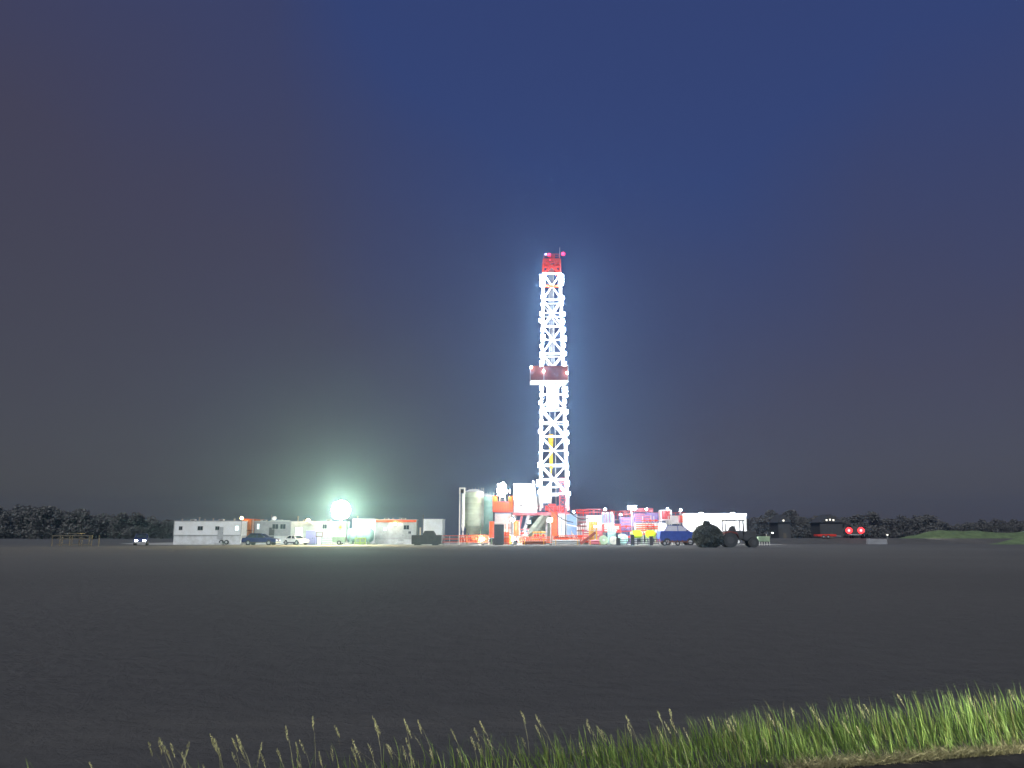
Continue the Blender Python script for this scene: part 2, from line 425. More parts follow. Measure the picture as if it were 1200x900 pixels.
t, hw, h = panel_thing('upright_tank', 'light blue upright tank at right end of the rig substructure', 'tank', 664, 676, 603, 629, 137, M['sky_blue'], 1.6)
b = MB()
b.bar((-hw, -0.88, h * 0.55), (hw, -0.88, h * 0.46), 0.14)
b.build('stripe_rail', M['white'], t)

# ------------------------------------------------------------------ DOGHOUSE
YD = 136.8
cx, hw, za, zb = box_at(602, 627, 568, 600, YD)
dh = thing('driller_cabin', 'brilliant white boxy driller cabin standing on rig floor left of derrick', 'cabin', (cx, YD + 1.5, zf))
h = zb - zf
MB().prism([(-hw, 0), (hw + 0.35, 0), (hw + 0.25, h * 0.45), (hw, h), (-hw, h + 0.05)], -1.5, 1.5).build('cabin_shell', M['white'], dh)
MB().box(-hw - 0.06, hw + 0.06, -1.6, 1.6, h + 0.06, h + 0.16).build('roof', M['white'], dh)
b = MB().box(0.55, 1.35, -1.56, -1.503, 0.15, 2.05); d = b.build('door', M['lgrey'], dh)
MB().box(0.62, 0.72, -1.60, -1.562, 1.0, 1.1).build('handle', M['black'], d)
b = MB().prism([(-0.95, 1.35), (-0.15, 1.35), (-0.25, 1.1), (-0.48, 0.9), (-0.62, 0.9), (-0.85, 1.1)], -1.54, -1.502); b.build('emblem', M['dark'], dh)
b = MB()
for x in (-hw, -1.1, 0.2, 1.6): b.bar((x, -1.62, 0), (x, -1.62, 1.05), 0.05)
b.bar((-hw, -1.62, 1.05), (1.6, -1.62, 1.05), 0.05); b.build('hand_rail', M['steel'], dh)
lamp_head(dh, (hw - 0.25, -1.3, h + 0.45), 0.3, 0.3, 0.25, E['small'])

# ------------------------------------------------------------------ ORANGE BOX ON ITS STAND, WITH FLOODLIGHT CLUSTER
YO = 134.5
cx, hw, za, zb = box_at(577.5, 601, 582, 600, YO)
ob = thing('elevated_cabin', 'bright orange red steel box on tall legs with blazing floodlight cluster on top', 'cabin', (cx, YO + 1.2, 0))
b = MB().box(-hw, hw, -1.2, 1.2, za, zb - 0.9).box(-hw, -hw + 0.75, -1.2, 1.2, zb - 0.9, zb + 0.1).box(hw - 0.75, hw, -1.2, 1.2, zb - 0.9, zb + 0.1)
b.build('cabin_shell', M['orange'], ob)
b = MB()
for k in range(9):
    x = -hw + 2 * hw * k / 8; b.bar((x, -1.24, za), (x, -1.24, zb - 0.9), 0.06)
b.bar((-hw, -1.25, za + 0.15), (hw, -1.25, za + 0.15), 0.14); b.bar((-hw, -1.25, zb - 0.9), (hw, -1.25, zb - 0.9), 0.1)
b.build('stiffener', M['red'], ob)
for x in (-hw + 0.15, hw - 0.15):
    for y in (-1.0, 1.0): MB().bar((x, y, 0), (x, y, za), 0.22).build('leg', M['dark'], ob)
b = MB().bar((-0.5, -1.2, zb - 0.9), (-0.5, -1.3, zb + 2.1), 0.1).bar((0.4, -1.2, zb - 0.9), (0.4, -1.3, zb + 1.8), 0.1)
b.build('lamp_post', M['steel'], ob)
for (x, z, s) in ((-0.5, 2.1, .8), (0.4, 1.9, .85), (-0.55, 1.3, .9), (0.45, 1.1, .95), (-0.05, 0.6, 1.0), (-.05, 1.6, .9), (-0.5, 0.75, .8), (0.1, 2.35, .7)):
    lamp_head(ob, (x - 0.1, -1.65, zb + z - 0.3), 0.7 * s, 0.7 * s, 0.35, E['box'], yaw=R(random.uniform(-20, 20)))
for x, yw in ((1.0, 112),): lamp_head(ob, (x, -0.6, zb + 0.9), 0.6, 0.5, 0.3, E['flood'], yaw=R(yw))  # added fill head turned on the driller cabin
cx, hw, za, zb = box_at(580, 600, 601, 614, 137)
t = thing('storage_bin', 'pale blue white bin under the orange elevated cabin', 'bin', (cx, 138.2, 0))
MB().box(-hw, hw, -1.2, 1.2, 0.9, zb, bev=0.05).build('bin_shell', M['white'], t)
MB().prism([(-hw, 1.0), (hw, 1.0), (hw * 0.5, 0.1), (-hw * 0.5, 0.1)], -1.15, 1.15).build('hopper', M['steel'], t)
b = MB().bar((-hw, -1.25, zb - 0.1), (hw, -1.25, zb - 0.1), 0.1); b.build('rim', M['sky_blue'], t)
cx, hw, za, zb = box_at(579, 590.5, 614.5, 638, 131)
t = thing('electrical_cabinet', 'dark upright cabinet standing before the orange elevated cabin', 'cabinet', (cx, 131.6, 0))
MB().box(-hw, hw, -0.5, 0.5, 0.12, zb, bev=0.03).build('casing', M['dark'], t)
for s in (-1, 1): MB().box(s * hw * 0.5 - hw * 0.46, s * hw * 0.5 + hw * 0.46, -0.53, -0.503, 0.2, zb - 0.15).build('door', M['dark'], t)
MB().box(-hw * 0.9, hw * 0.9, -0.4, 0.4, 0, 0.12).build('skid', M['black'], t)
for i, (px0, px1, py0, py1, lab) in enumerate(((573, 579.5, 611, 630, 'orange upright drum rack left of the dark cabinet'), (601.5, 608.5, 610, 628, 'orange red upright drum rack right of the orange cabin legs'))):
    cx, hw, za, zb = box_at(px0, px1, py0, py1, 134)
    t = thing('drum_rack', lab, 'drum rack', (cx, 134.6, 0), 0, 'orange drum racks')
    r = hw * 0.92
    MB().lathe([(0, za), (r, za), (r, za + 0.8), (r * 1.04, za + 0.85), (r, za + 0.9), (r, zb), (0, zb)], 16).build('drum', M['orange'], t, True)
    b = MB()
    for x in (-hw, hw): b.bar((x, -hw, 0), (x, -hw, zb + 0.1), 0.08)
    b.box(-hw, hw, -hw, hw, za - 0.12, za - 0.01); b.build('stand', M['lgrey'], t)
cx, hw, za, zb = box_at(592, 600, 614, 637, 134)
t = thing('scaffold_frame', 'rusty orange scaffold frame right of the dark upright cabinet', 'scaffold', (cx, 134, 0))
b = MB()
for x in (-hw, 0, hw): b.bar((x, 0, 0), (x, 0, zb), 0.1)
b.build('upright', M['orange'], t)
b = MB()
for z in (0.9, 1.8, 2.7): b.bar((-hw, 0.06, z), (hw, 0.06, z), 0.08)
b.build('crossbar', M['rust'], t)
MB().box(-hw, hw, 0.15, 0.25, 0.1, 1.5).build('kick_panel', M['yellow'], t)

# ------------------------------------------------------------------ SILOS
def silo(px, half_px, py_top, py_cone, Y, mat, label, group):
    cx = XX(px, Y, 600); r = half_px * Y / F
    zt_, zc = ZZ(py_top, Y), ZZ(py_cone, Y)
    t = thing('silo', label, 'silo', (cx, Y + r, 0), 0, group)
    prof = [(r, zc)]
    n = 6
    for k in range(1, n):
        z = zc + (zt_ - zc) * k / n
        prof += [(r, z - 0.05), (r * 1.015, z), (r, z + 0.05)]
    prof += [(r, zt_)]
    MB().lathe(prof, 36).build('shell', mat, t, True)
    MB().lathe([(r * 1.03, zt_ - 0.12), (r * 1.03, zt_ + 0.03), (r * 0.5, zt_ + 0.42), (0, zt_ + 0.5)], 36).build('roof', M['lgrey'], t, True)
    MB().lathe([(r * 0.16, 0.7), (r * 0.99, zc)], 36).build('hopper_cone', mat, t, True)
    for k in range(4):
        a = math.pi / 4 + k * math.pi / 2
        MB().bar((r * math.cos(a), r * math.sin(a), 0), (r * math.cos(a), r * math.sin(a), zc + 0.4), 0.18).build('leg', M['pgreen'], t)
    b = MB()
    ax = r + 0.25
    for y in (-0.2, 0.2): b.bar((ax * 0.82, y - r * 0.62, 0.4), (ax * 0.82, y - r * 0.62, zt_ + 0.6), 0.05)
    for k in range(24): b.bar((ax * 0.82, -0.2 - r * 0.62, 0.6 + k * 0.33), (ax * 0.82, 0.2 - r * 0.62, 0.6 + k * 0.33), 0.04)
    b.build('ladder', M['steel'], t)
    b = MB(); 
    for k in range(10):
        a = k * math.pi / 9 + math.pi; b.bar((r * math.cos(a), r * math.sin(a), zt_), (r * math.cos(a), r * math.sin(a), zt_ + 0.7), 0.04)
    b.build('roof_rail', M['steel'], t)
    return t
silo(555, 11.3, 576, 616, 136, M['silo'], 'big pale green cylindrical silo beside the white vertical pipe', 'silos by the rig')
silo(569.5, 9, 581, 620, 139.6, M['silo2'], 'mint silo half hidden behind the larger pale green silo', 'silos by the rig')
Yp = 134.5
cx, hw, za, zb = box_at(537.3, 545, 572, 637, Yp)
t = thing('bucket_elevator', 'tall white vertical pipe elevator with boxed head at left of the silos', 'elevator', (cx, Yp + 0.5, 0))
MB().bar((-0.38, 0, 0), (-0.38, 0, zb), 0.18).build('column', M['white'], t)
MB().tube((0.18, 0, 3.2), (0.18, 0, zb - 0.9), 0.24, n=14).build('pipe', M['white'], t, True)
MB().prism([(-0.1, 3.2), (0.46, 3.2), (0.3, 2.2), (0.06, 2.2)], -0.2, 0.2).build('cone', M['white'], t)
b = MB().bar((0.18, 0, 2.2), (0.55, 0, 0.2), 0.1).bar((0.18, 0, 2.2), (-0.1, 0, 0.2), 0.1); b.build('support', M['white'], t)
b = MB().box(-0.5, 0.5, -0.35, 0.35, zb - 0.1, zb + 0.1).box(-0.5, -0.3, -0.35, 0.35, zb - 0.9, zb - 0.12).box(0.3, 0.5, -0.35, 0.35, zb - 0.9, zb - 0.12)
b.build('head', M['white'], t)
MB().box(-0.22, 0.24, -0.3, 0.3, zb - 0.75, zb - 0.2, bev=0.05).build('motor', M['dark'], t)

# ------------------------------------------------------------------ SAFETY FENCES
def fence(px0, px1, py0, Y, label, mat, rails=(0.35, 0.75, 1.15), mesh=True, Y1=None, post=M['steel']):
    x0, x1 = XX(px0, Y), XX(px1, Y); zt_ = max(0.9, ZZ(py0, Y))
    t = thing('safety_fence', label, 'fence', ((x0 + x1) / 2, Y, 0))
    w = (x1 - x0) / 2; n = max(2, int((x1 - x0) / 1.6))
    for k in range(n + 1):
        x = -w + 2 * w * k / n
        MB().bar((x, 0, 0), (x, 0, zt_), 0.08).build('post', post, t)
    b = MB()
    for q in (0.3, 0.62, 0.97): b.bar((-w, -0.06, zt_ * q), (w, -0.06, zt_ * q), 0.09)
    b.build('rail', mat, t)
    if mesh:
        b = MB(); k = -w
        while k < w - 0.2:
            b.bar((k, -0.07, zt_ * 0.28), (k + 0.3, -0.07, zt_ * 0.95), 0.05); b.bar((k + 0.3, -0.075, zt_ * 0.28), (k, -0.075, zt_ * 0.95), 0.05); k += 0.3
        b.build('mesh_panel', mat, t)
    return t
fence(517, 537, 627.5, 134, 'low orange safety railing between white container and silo elevator', M['orange'], mesh=False)
fence(538, 573, 627, 132.5, 'low orange mesh safety fence in front of the silos', M['orange'])
fence(607, 647, 629, 132.5, 'orange mesh safety fence in front of the rig substructure legs', M['orange'])
fence(648, 690, 627, 133.2, 'orange and yellow mesh fence in front of the light blue tank', M['orange'])

# ------------------------------------------------------------------ TRAILERS AND CONTAINERS
def trailer(name, label, cat, px0, px1, py0, py1, Y, mat, depth=3.0, skirt=None, windows=(), lit=(), door=None, roof=M['lgrey'], vents=(), wheels=(), group=None, floor=0.0, litmat='win'):
    cx, hw, za, zb = box_at(px0, px1, py0, py1, Y)
    za = floor
    t = thing(name, label, cat, (cx, Y + depth / 2, za), 0, group); h = zb - za; fy = -depth / 2
    sk = 0.0
    if skirt is not None:
        sk = h * skirt
        MB().box(-hw + 0.03, hw - 0.03, fy + 0.04, -fy - 0.04, 0, sk).build('skirting', M['skirt'], t)
    MB().box(-hw, hw, fy, -fy, sk, h - 0.06).build('wall_shell', mat, t)
    MB().box(-hw - 0.07, hw + 0.07, fy - 0.07, -fy + 0.07, h - 0.058, h + 0.06, bev=0.02).build('roof', roof, t)
    b = MB()
    for x in (-hw, hw): b.bar((x, fy - 0.005, sk), (x, fy - 0.005, h - 0.07), 0.1)
    b.bar((-hw, fy - 0.005, sk + 0.05), (hw, fy - 0.005, sk + 0.05), 0.1)
    b.build('corner_trim', M['lgrey'], t)
    def win(px, w, pyc, hh, em):
        x = XX(px, Y) - cx; z = ZZ(pyc, Y) - za
        f = MB().box(x - w / 2 - 0.06, x + w / 2 + 0.06, fy - 0.05, fy - 0.003, z - hh / 2 - 0.06, z + hh / 2 + 0.06).build('window', M['lgrey'], t)
        MB().box(x - w / 2, x - 0.02, fy - 0.07, fy - 0.052, z - hh / 2, z + hh / 2).build('pane', em, f)
        MB().box(x + 0.02, x + w / 2, fy - 0.07, fy - 0.052, z - hh / 2, z + hh / 2).build('pane', em, f)
    for px, w, pyc, hh in windows: win(px, w, pyc, hh, M['glass'])
    for px, w, pyc, hh in lit: win(px, w, pyc, hh, E[litmat])
    if door:
        px, dm = door; x = XX(px, Y) - cx
        d = MB().box(x - 0.45, x + 0.45, fy - 0.05, fy - 0.003, sk * 0.6, sk * 0.6 + 2.0).build('door', dm, t)
        MB().box(x + 0.28, x + 0.36, fy - 0.1, fy - 0.053, sk * .6 + 0.95, sk * .6 + 1.1).build('handle', M['black'], d)
        MB().box(x - 0.6, x + 0.6, fy - 0.9, fy - 0.08, 0, 0.28).build('step', M['steel'], t)
    for px, hh in vents:
        x = XX(px, Y) - cx
        v = MB().tube((x, 0.3, h + 0.05), (x, 0.3, h + hh), 0.09, n=10).build('roof_vent', M['lgrey'], t)
        MB().tube((x, 0.3, h + hh), (x, 0.3, h + hh + 0.1), 0.16, n=10).build('vent_cap', M['lgrey'], v)
    if cat == 'trailer':
        for k in (-0.55, 0.3):
            a = MB().box(hw * k - 0.4, hw * k + 0.4, -0.2, 0.6, h + 0.062, h + 0.3, bev=0.04).build('air_conditioner', M['white'], t)
            MB().box(hw * k - 0.3, hw * k + 0.3, -0.215, -0.203, h + 0.1, h + 0.26).build('grille', M['dark'], a)
    for px in wheels:
        x = XX(px, Y) - cx
        w = MB().tube((x, fy - 0.22, 0.38), (x, fy + 0.02, 0.38), 0.38, n=20).build('wheel', M['rubber'], t)
        MB().tube((x, fy - 0.25, 0.38), (x, fy - 0.222, 0.38), 0.2, n=14).build('rim', M['lgrey'], w)
    return t, cx, hw, h, fy, za
G_T = 'site trailers and containers on the drilling pad'
trailer('site_trailer', 'long white skirted site trailer at far left end of the row', 'trailer', 203.5, 282.5, 610.5, 638, 137, M['white_rib'], 3.0, 0.38,
        windows=((211, 0.5, 619, 0.55), (234, 0.8, 619, 0.6), (254, 0.6, 619, 0.55)), lit=((277, 0.6, 619, 0.8),), door=(258, M['lgrey']),
        vents=((207, 0.25), (227.5, 0.55), (234, 0.25), (244, 0.35), (269, 0.3)), wheels=(260, 266), group=G_T)
t, cx, hw, h, fy, za = trailer('shipping_container', 'orange ribbed container end lit by warm lamp beside the white trailer', 'container', 282.8, 296, 608.5, 638, 140, M['orange_rib'], 6.0, None, roof=M['orange'], group=G_T)
MB().bar((-hw, fy - 0.06, h * 0.55), (hw, fy - 0.06, h * 0.55), 0.12).build('door_bar', M['brownred'], t)
MB().bar((hw - 0.2, fy - 0.06, 0.1), (hw - 0.2, fy - 0.06, h - 0.1), 0.08).build('lock_rod', M['dark'], t)
lamp_head(t, (-hw + 0.1, fy - 0.5, h + 0.15), 0.4, 0.3, 0.3, E['warm'], tilt=R(-30))
t, cx, hw, h, fy, za = trailer('site_trailer', 'grey office trailer with lit window and rooftop dish behind the dark car', 'trailer', 296.3, 340, 611, 638, 140.5, M['grey'], 3.0, 0.35,
        windows=((322, 1.0, 617, 0.8), (331, 0.9, 617, 0.8)), lit=((302, 0.35, 617, 0.9),), door=(318, M['dark']), vents=((301, 0.3),), group=G_T)
x = XX(314, 140.5) - cx
MB().tube((x, 0, h), (x, 0, h + 1.2), 0.035).build('antenna', M['steel'], t)
b = MB().lathe([(0, 0), (0.25, 0.04), (0.42, 0.16)], 18); o = b.build('dish', M['white'], t, True, loc=(XX(318.5, 140.5) - cx, -0.5, h + 0.45)); o.rotation_euler = (R(60), 0, 0)
MB().box(-hw * 0.1, hw * 0.95, fy - 0.02, fy + 0.4, h + 0.063, h + 0.2).build('roof_rail', M['lgrey'], t)
t, cx, hw, h, fy, za = trailer('site_trailer', 'cream office trailer with bright doorway behind the floodlight tower', 'trailer', 340.5, 405, 611, 638, 140.2, M['cream'], 3.0, 0.3,
        windows=((380, 0.7, 617, 0.7),), door=None, vents=((345, 0.8), (352, 0.25)), group=G_T)
x = XX(350, 140.2) - cx
d = MB().box(x - 0.6, x + 0.6, fy - 0.05, fy - 0.003, 0.6, 2.75).build('doorway', E['door'], t)
b = MB().bar((x - 0.66, fy - 0.06, 0.6), (x - 0.66, fy - 0.06, 2.85), 0.12).bar((x + 0.66, fy - 0.06, 0.6), (x + 0.66, fy - 0.06, 2.85), 0.12); b.build('door_frame', M['lgrey'], t)
x = XX(361, 140.2) - cx
lamp_head(t, (x, fy - 0.4, h + 0.15), 0.45, 0.35, 0.3, E['warm'], tilt=R(-20))
MB().box(x - 0.9, x + 0.7, fy - 1.0, fy - 0.03, h - 0.45, h - 0.38).build('awning', M['white'], t)
t, cx, hw, h, fy, za = trailer('shipping_container', 'bright white container with round tank end behind pale teal tanks', 'container', 413, 440, 608, 638, 140.6, M['white'], 3.0, None, vents=((416, 0.4),), group=G_T)
t, cx, hw, h, fy, za = trailer('site_trailer', 'pale grey trailer with rusty orange roof edge left of dark skid', 'trailer', 440.5, 487.5, 609, 638, 139.5, M['lgrey'], 3.0, 0.2,
        windows=((476, 0.9, 618, 0.7), (480, .4, 624, .4)), lit=((451, 0.55, 620, 0.6),), door=(470, M['lgrey']), roof=M['steel'], group=G_T, vents=((458, .25), (466, .3)))
MB().box(-hw - 0.06, hw + 0.06, fy - 0.16, fy - 0.08, h - 0.42, h - 0.03).build('fascia', M['orange'], t)
x = XX(463, 139.5) - cx
lamp_head(t, (x, fy - 0.5, h - 0.75), 0.3, 0.25, 0.25, E['floor'], tilt=R(-20))
trailer('shipping_container', 'white ribbed container with dark skid in front of it', 'container', 495.5, 518.5, 608.5, 638, 140, M['white_rib'], 5.0, None, roof=M['white'], group=G_T)

# pale teal tanks, crate
Y = 136.5
cx, hw, za, zb = box_at(407, 437, 619, 637, Y)
t = thing('storage_tank', 'pale teal horizontal tank with rounded end below the white container', 'tank', (cx, Y + 1, 0))
b = MB(); r = (zb - 0.35) / 2; zc = 0.35 + r
b.tube((-hw, 0, zc), (hw - 0.5, 0, zc), r, n=28)
b.tube((hw - 0.5, 0, zc), (hw - 0.1, 0, zc), r, r * 0.72, n=28)
b.build('tank_shell', M['teal'], t, True)
for x in (-hw * 0.7, 0, hw * 0.6): MB().box(x - 0.12, x + 0.12, -0.8, 0.8, 0, 0.5).build('cradle', M['pgreen'], t)
b = MB()
for x in (-hw * 0.75, -hw * 0.25): b.tube((x, -r - 0.1, 0.3), (x, -r - 0.1, zb), 0.07)
b.build('pipe', M['grnsteel'], t)
MB().tube((-hw * 0.4, 0, zb), (-hw * 0.4, 0, zb + 0.3), 0.3, n=16).build('hatch', M['teal'], t)
cx, hw, za, zb = box_at(416, 428, 630.5, 638, 134)
t = thing('cargo_crate', 'small pale yellow green crate in front of the teal tank', 'crate', (cx, 134.5, 0))
MB().box(-hw, hw, -0.5, 0.5, 0.1, zb).build('box_shell', M['pgreen'], t)
b = MB()
for x in (-hw, 0, hw): b.bar((x, -0.53, 0), (x, -0.53, zb), 0.09)
b.bar((-hw, -0.53, zb), (hw, -0.53, zb), 0.09); b.bar((-hw, -0.53, 0.3), (hw, -0.53, 0.3), 0.09)
b.build('batten', M['lime'], t)

# portable toilet and sign
cx, hw, za, zb = box_at(358, 369.5, 621, 638, 135)
t = thing('portable_toilet', 'lavender portable toilet cabin in front of the cream trailer', 'toilet', (cx, 135.8, 0))
MB().box(-hw, hw, -0.7, 0.7, 0.1, zb - 0.15, bev=0.04).build('cabin_shell', M['lav'], t)
MB().box(-hw - 0.04, hw + 0.04, -0.76, 0.76, zb - 0.148, zb, bev=0.05).build('roof', M['white'], t)
d = MB().box(-hw * 0.7, hw * 0.7, -0.74, -0.703, 0.2, zb - 0.3).build('door', M['lav'], t)
MB().box(hw * 0.4, hw * 0.55, -0.78, -0.742, 1.0, 1.12).build('handle', M['black'], d)
MB().box(-hw * 1.03, hw * 1.03, -0.72, 0.72, 0, 0.1).build('skid', M['blue'], t)
cx, hw, za, zb = box_at(370.5, 378, 623.5, 629, 134.5)
t = thing('notice_board', 'small dark framed notice board right of the lavender toilet', 'sign', (cx, 134.5, 0))
MB().box(-hw, hw, -0.03, 0.03, za, zb).build('board', M['lgrey'], t)
b = MB()
for z in (za, zb): b.bar((-hw, -0.04, z), (hw, -0.04, z), 0.1)
for x in (-hw, hw): b.bar((x, -0.04, za), (x, -0.04, zb), 0.1)
b.build('frame', M['brownred'], t)
for x in (-hw * .8, hw * .8): MB().bar((x, 0.07, 0), (x, 0.07, zb), 0.07).build('post', M['dark'], t)
fence(378, 404, 630.5, 133.4, 'low pale metal barrier at foot of the light tower', M['pgreen'], mesh=False)

# ------------------------------------------------------------------ LIGHT TOWER
YL = 132.0
p = at(400, 598, YL)
lt = thing('light_tower', 'mobile light tower with a dazzling round greenish white lamp in front of trailers', 'light tower', (p.x, YL, 0))
MB().box(-1.2, 0.9, -0.6, 0.6, 0.45, 1.25, bev=0.08).build('generator_box', M['pgreen'], lt)
b = MB().bar((-1.5, 0, 0.4), (1.6, 0, 0.4), 0.12).bar((-1, -0.9, 0.35), (-1, 0.9, 0.35), 0.1); b.build('chassis', M['steel'], lt)
for y in (-0.75, 0.75):
    w = MB().tube((0, y - 0.1, 0.35), (0, y + 0.1, 0.35), 0.35, n=18).build('wheel', M['rubber'], lt)
    MB().tube((0, y - 0.12, 0.35), (0, y - 0.102, 0.35), 0.18, n=12).build('rim', M['lgrey'], w)
for x, y in ((-1.5, -1), (-1.5, 1), (1.5, -1), (1.5, 1)): MB().bar((x, y, 0), (x * 0.7, y * 0.5, 0.55), 0.07).build('outrigger', M['steel'], lt)
MB().bar((0, 0, 1.2), (0, 0, 3.0), 0.16).bar((0, 0, 3.0), (0, 0, p.z + 0.5), 0.1).build('pole', M['steel'], lt)
rl = MB().tube((0.05, -0.45, ZZ(618, YL)), (0.05, -0.2, ZZ(618, YL)), 0.45, n=20).build('cable_reel', M['pgreen'], lt)
MB().tube((0.05, -0.5, ZZ(618, YL)), (0.05, -0.455, ZZ(618, YL)), 0.2, n=14).build('reel_hub', M['lime'], rl)
MB().bar((-0.9, 0, p.z), (0.9, 0, p.z), 0.1).build('crossbar', M['steel'], lt)
for x, z, q in ((a * 1.28, b_ * 1.28, c_ * 1.3) for a, b_, c_ in ((-0.5, -0.5, 1.05), (0.52, -0.48, 1.0), (-0.5, 0.5, 1.0), (0.48, 0.52, 1.05), (0, 0.78, .8), (0.02, -0.75, .8), (-.78, 0.02, .8), (.78, 0, .8))):
    hs = MB().tube((0, -0.02, 0), (0, 0.3, 0), 0.5 * q, 0.22 * q, n=20).build('floodlight', M['black'], lt, loc=(x, -0.4, p.z + z))
    MB().lathe([(0, 0.10), (0.25 * q, 0.085), (0.42 * q, 0.04), (0.48 * q, 0)], 20).build('lens', E['tower'], hs, True).rotation_euler = (R(90), 0, 0)
    hs.children[0].location = (0, -0.03, 0)
for x, yw in ((-0.6, 236), (0.6, 160)):
    lamp_head(lt, (x, 0.45, p.z + 0.05), 0.6, 0.5, 0.25, E['rear_fill'], yaw=R(yw))  # rear heads added to brighten the trailers behind
# ------------------------------------------------------------------ DARK SKID
Y = 128
cx, hw, za, zb = box_at(482, 517, 627, 639, Y)
t = thing('generator_skid', 'dark unlit generator skid with thin upright exhaust in front of white container', 'generator', (cx, Y + 1.2, 0))
MB().box(-hw, hw, -1.1, 1.1, 0.15, zb, bev=0.06).build('housing', M['dark'], t)
x0 = XX(497, Y) - cx; x1 = XX(507, Y) - cx
MB().prism([(x0 - 0.3, zb), (x1 + 0.4, zb), (x1, ZZ(622, Y)), (x0, ZZ(622, Y))], -0.8, 0.8).build('engine_cover', M['dark'], t)
x = XX(494.5, Y) - cx
MB().tube((x, 0, zb), (x, 0, ZZ(603, Y)), 0.055).build('exhaust_pipe', M['black'], t)
MB().tube((x - .4, 0, zb), (x - .4, 0, ZZ(618, Y)), 0.12).build('silencer', M['steel'], t)
for x in (-hw * 0.6, hw * 0.6): MB().box(x - 0.5, x + 0.5, -1.0, 1.0, 0, 0.15).build('runner', M['black'], t)
b = MB()
for k in range(7): b.box(-hw * .8 + k * .3, -hw * .8 + k * .3 + .2, -1.12, -1.102, 0.5, 1.2)
b.build('louvre', M['black'], t)

# ------------------------------------------------------------------ CARS
def car(label, cat, loc, rz, prof, belt, roof, L, W, paintm, name='parked_car', lights=None, tail=None, gl_m=None, wr=0.36, group='vehicles parked around the drilling pad'):
    """prof: lower body outline (x,z); belt..roof: greenhouse outline; nose towards +x"""
    t = thing(name, label, cat, loc, rz, group)
    o = MB().prism(prof, -W / 2, W / 2).build('body', paintm, t)
    bv = o.modifiers.new('Bevel', 'BEVEL'); bv.width = 0.07; bv.segments = 3; bv.limit_method = 'ANGLE'
    gl = MB(); A = []
    n = len(roof)
    lo = [gl.b.verts.new((x, s * (W / 2 - 0.08), z)) for s in (-1, 1) for x, z in belt]
    hi = [gl.b.verts.new((x, s * (W / 2 - 0.24), z)) for s in (-1, 1) for x, z in roof]
    # belt & roof: two points each (rear, front)
    a, b_, c, d = lo; e, f, g, h_ = hi
    for q in ((a, b_, f, e), (c, g, h_, d), (a, e, g, c), (b_, d, h_, f)): gl.b.faces.new(q)
    gl.build('window_band', gl_m or M['glass'], t)
    rx0, rx1 = roof[0][0], roof[1][0]; rz_ = roof[0][1]
    MB().box(rx0 - 0.04, rx1 + 0.04, -W / 2 + 0.2, W / 2 - 0.2, rz_ + 0.003, rz_ + 0.07, bev=0.03).build('roof', paintm, t)
    for s in (-1, 1):
        for k in (0, 1): MB().bar((belt[k][0], s * (W / 2 - 0.075), belt[k][1]), (roof[k][0], s * (W / 2 - 0.235), roof[k][1]), 0.08).build('pillar', paintm, t)
        xm = (belt[0][0] * .45 + belt[1][0] * .55); MB().bar((xm, s * (W / 2 - 0.07), belt[0][1]), (xm - 0.03, s * (W / 2 - 0.23), roof[0][1]), 0.08).build('pillar', paintm, t)
    for x in (-L * 0.31, L * 0.31):
        for s in (-1, 1):
            w = MB().tube((x, s * (W / 2 - 0.2), wr), (x, s * (W / 2 + 0.015), wr), wr, n=22).build('wheel', M['rubber'], t)
            MB().tube((x, s * (W / 2 + 0.017), wr), (x, s * (W / 2 + 0.035), wr), wr * 0.6, n=16).build('rim', M['lgrey'], w)
    for x in (-L * 0.31, L * 0.31):
        for s in (-1, 1):
            MB().tube((x, s * (W / 2 - 0.1), wr), (x, s * (W / 2 + 0.006), wr), wr * 1.2, n=24).build('wheel_arch', M['black'], t)
    for s in (-1, 1):
        MB().box(-L * 0.45, L * 0.45, s * (W / 2) - 0.02, s * (W / 2) + 0.02, min(z for x, z in prof) - 0.04, min(z for x, z in prof) + 0.12).build('sill', M['black'], t)
        MB().box(belt[1][0] - 0.45, belt[1][0] - 0.2, s * (W / 2 + 0.1) - 0.1, s * (W / 2 + 0.1) + 0.1, belt[1][1] + 0.03, belt[1][1] + 0.2, bev=0.03).build('mirror', M['black'], t)
    xf = max(x for x, z in prof); xr_ = min(x for x, z in prof)
    for s in (-1, 1):
        MB().box(xf - 0.1, xf + 0.02, s * (W / 2 - 0.38) - 0.22, s * (W / 2 - 0.38) + 0.22, 0.62, 0.82, bev=0.03).build('headlight', lights or M['white'], t)
        MB().box(xr_ - 0.02, xr_ + 0.1, s * (W / 2 - 0.25) - 0.16, s * (W / 2 - 0.25) + 0.16, 0.7, 0.95, bev=0.03).build('taillight', tail or M['red'], t)
    MB().box(xf - 0.04, xf + 0.06, -W / 2 + 0.06, W / 2 - 0.06, 0.32, 0.52, bev=0.03).build('bumper', M['lgrey'], t)
    return t
SED = [(-2.35, 0.35), (2.3, 0.35), (2.38, 0.62), (2.28, 0.86), (1.0, 1.0), (-1.6, 1.02), (-2.3, 0.98), (-2.38, 0.6)]
SB = ((-1.75, 1.02), (1.15, 1.0)); SR = ((-1.05, 1.45), (0.35, 1.45))
def suv(k): return [(x * k, z * 1.12) for x, z in SED]
x = XX(305, 131)
car('dark navy blue car parked side on before the grey office trailer', 'car', (x, 131.5, 0), R(-8), [(a * 1.22, z * 1.15) for a, z in SED], ((-2.2, 1.17), (1.2, 1.15)), ((-1.5, 1.78), (0.25, 1.75)), 5.6, 1.9, M['navy'], lights=E['win'])
x = XX(345, 132)
car('white car with its front lit parked by the bright doorway', 'car', (x, 133, 0), R(-40), SED, SB, SR, 4.7, 1.8, M['white'])
x = XX(166, 128)
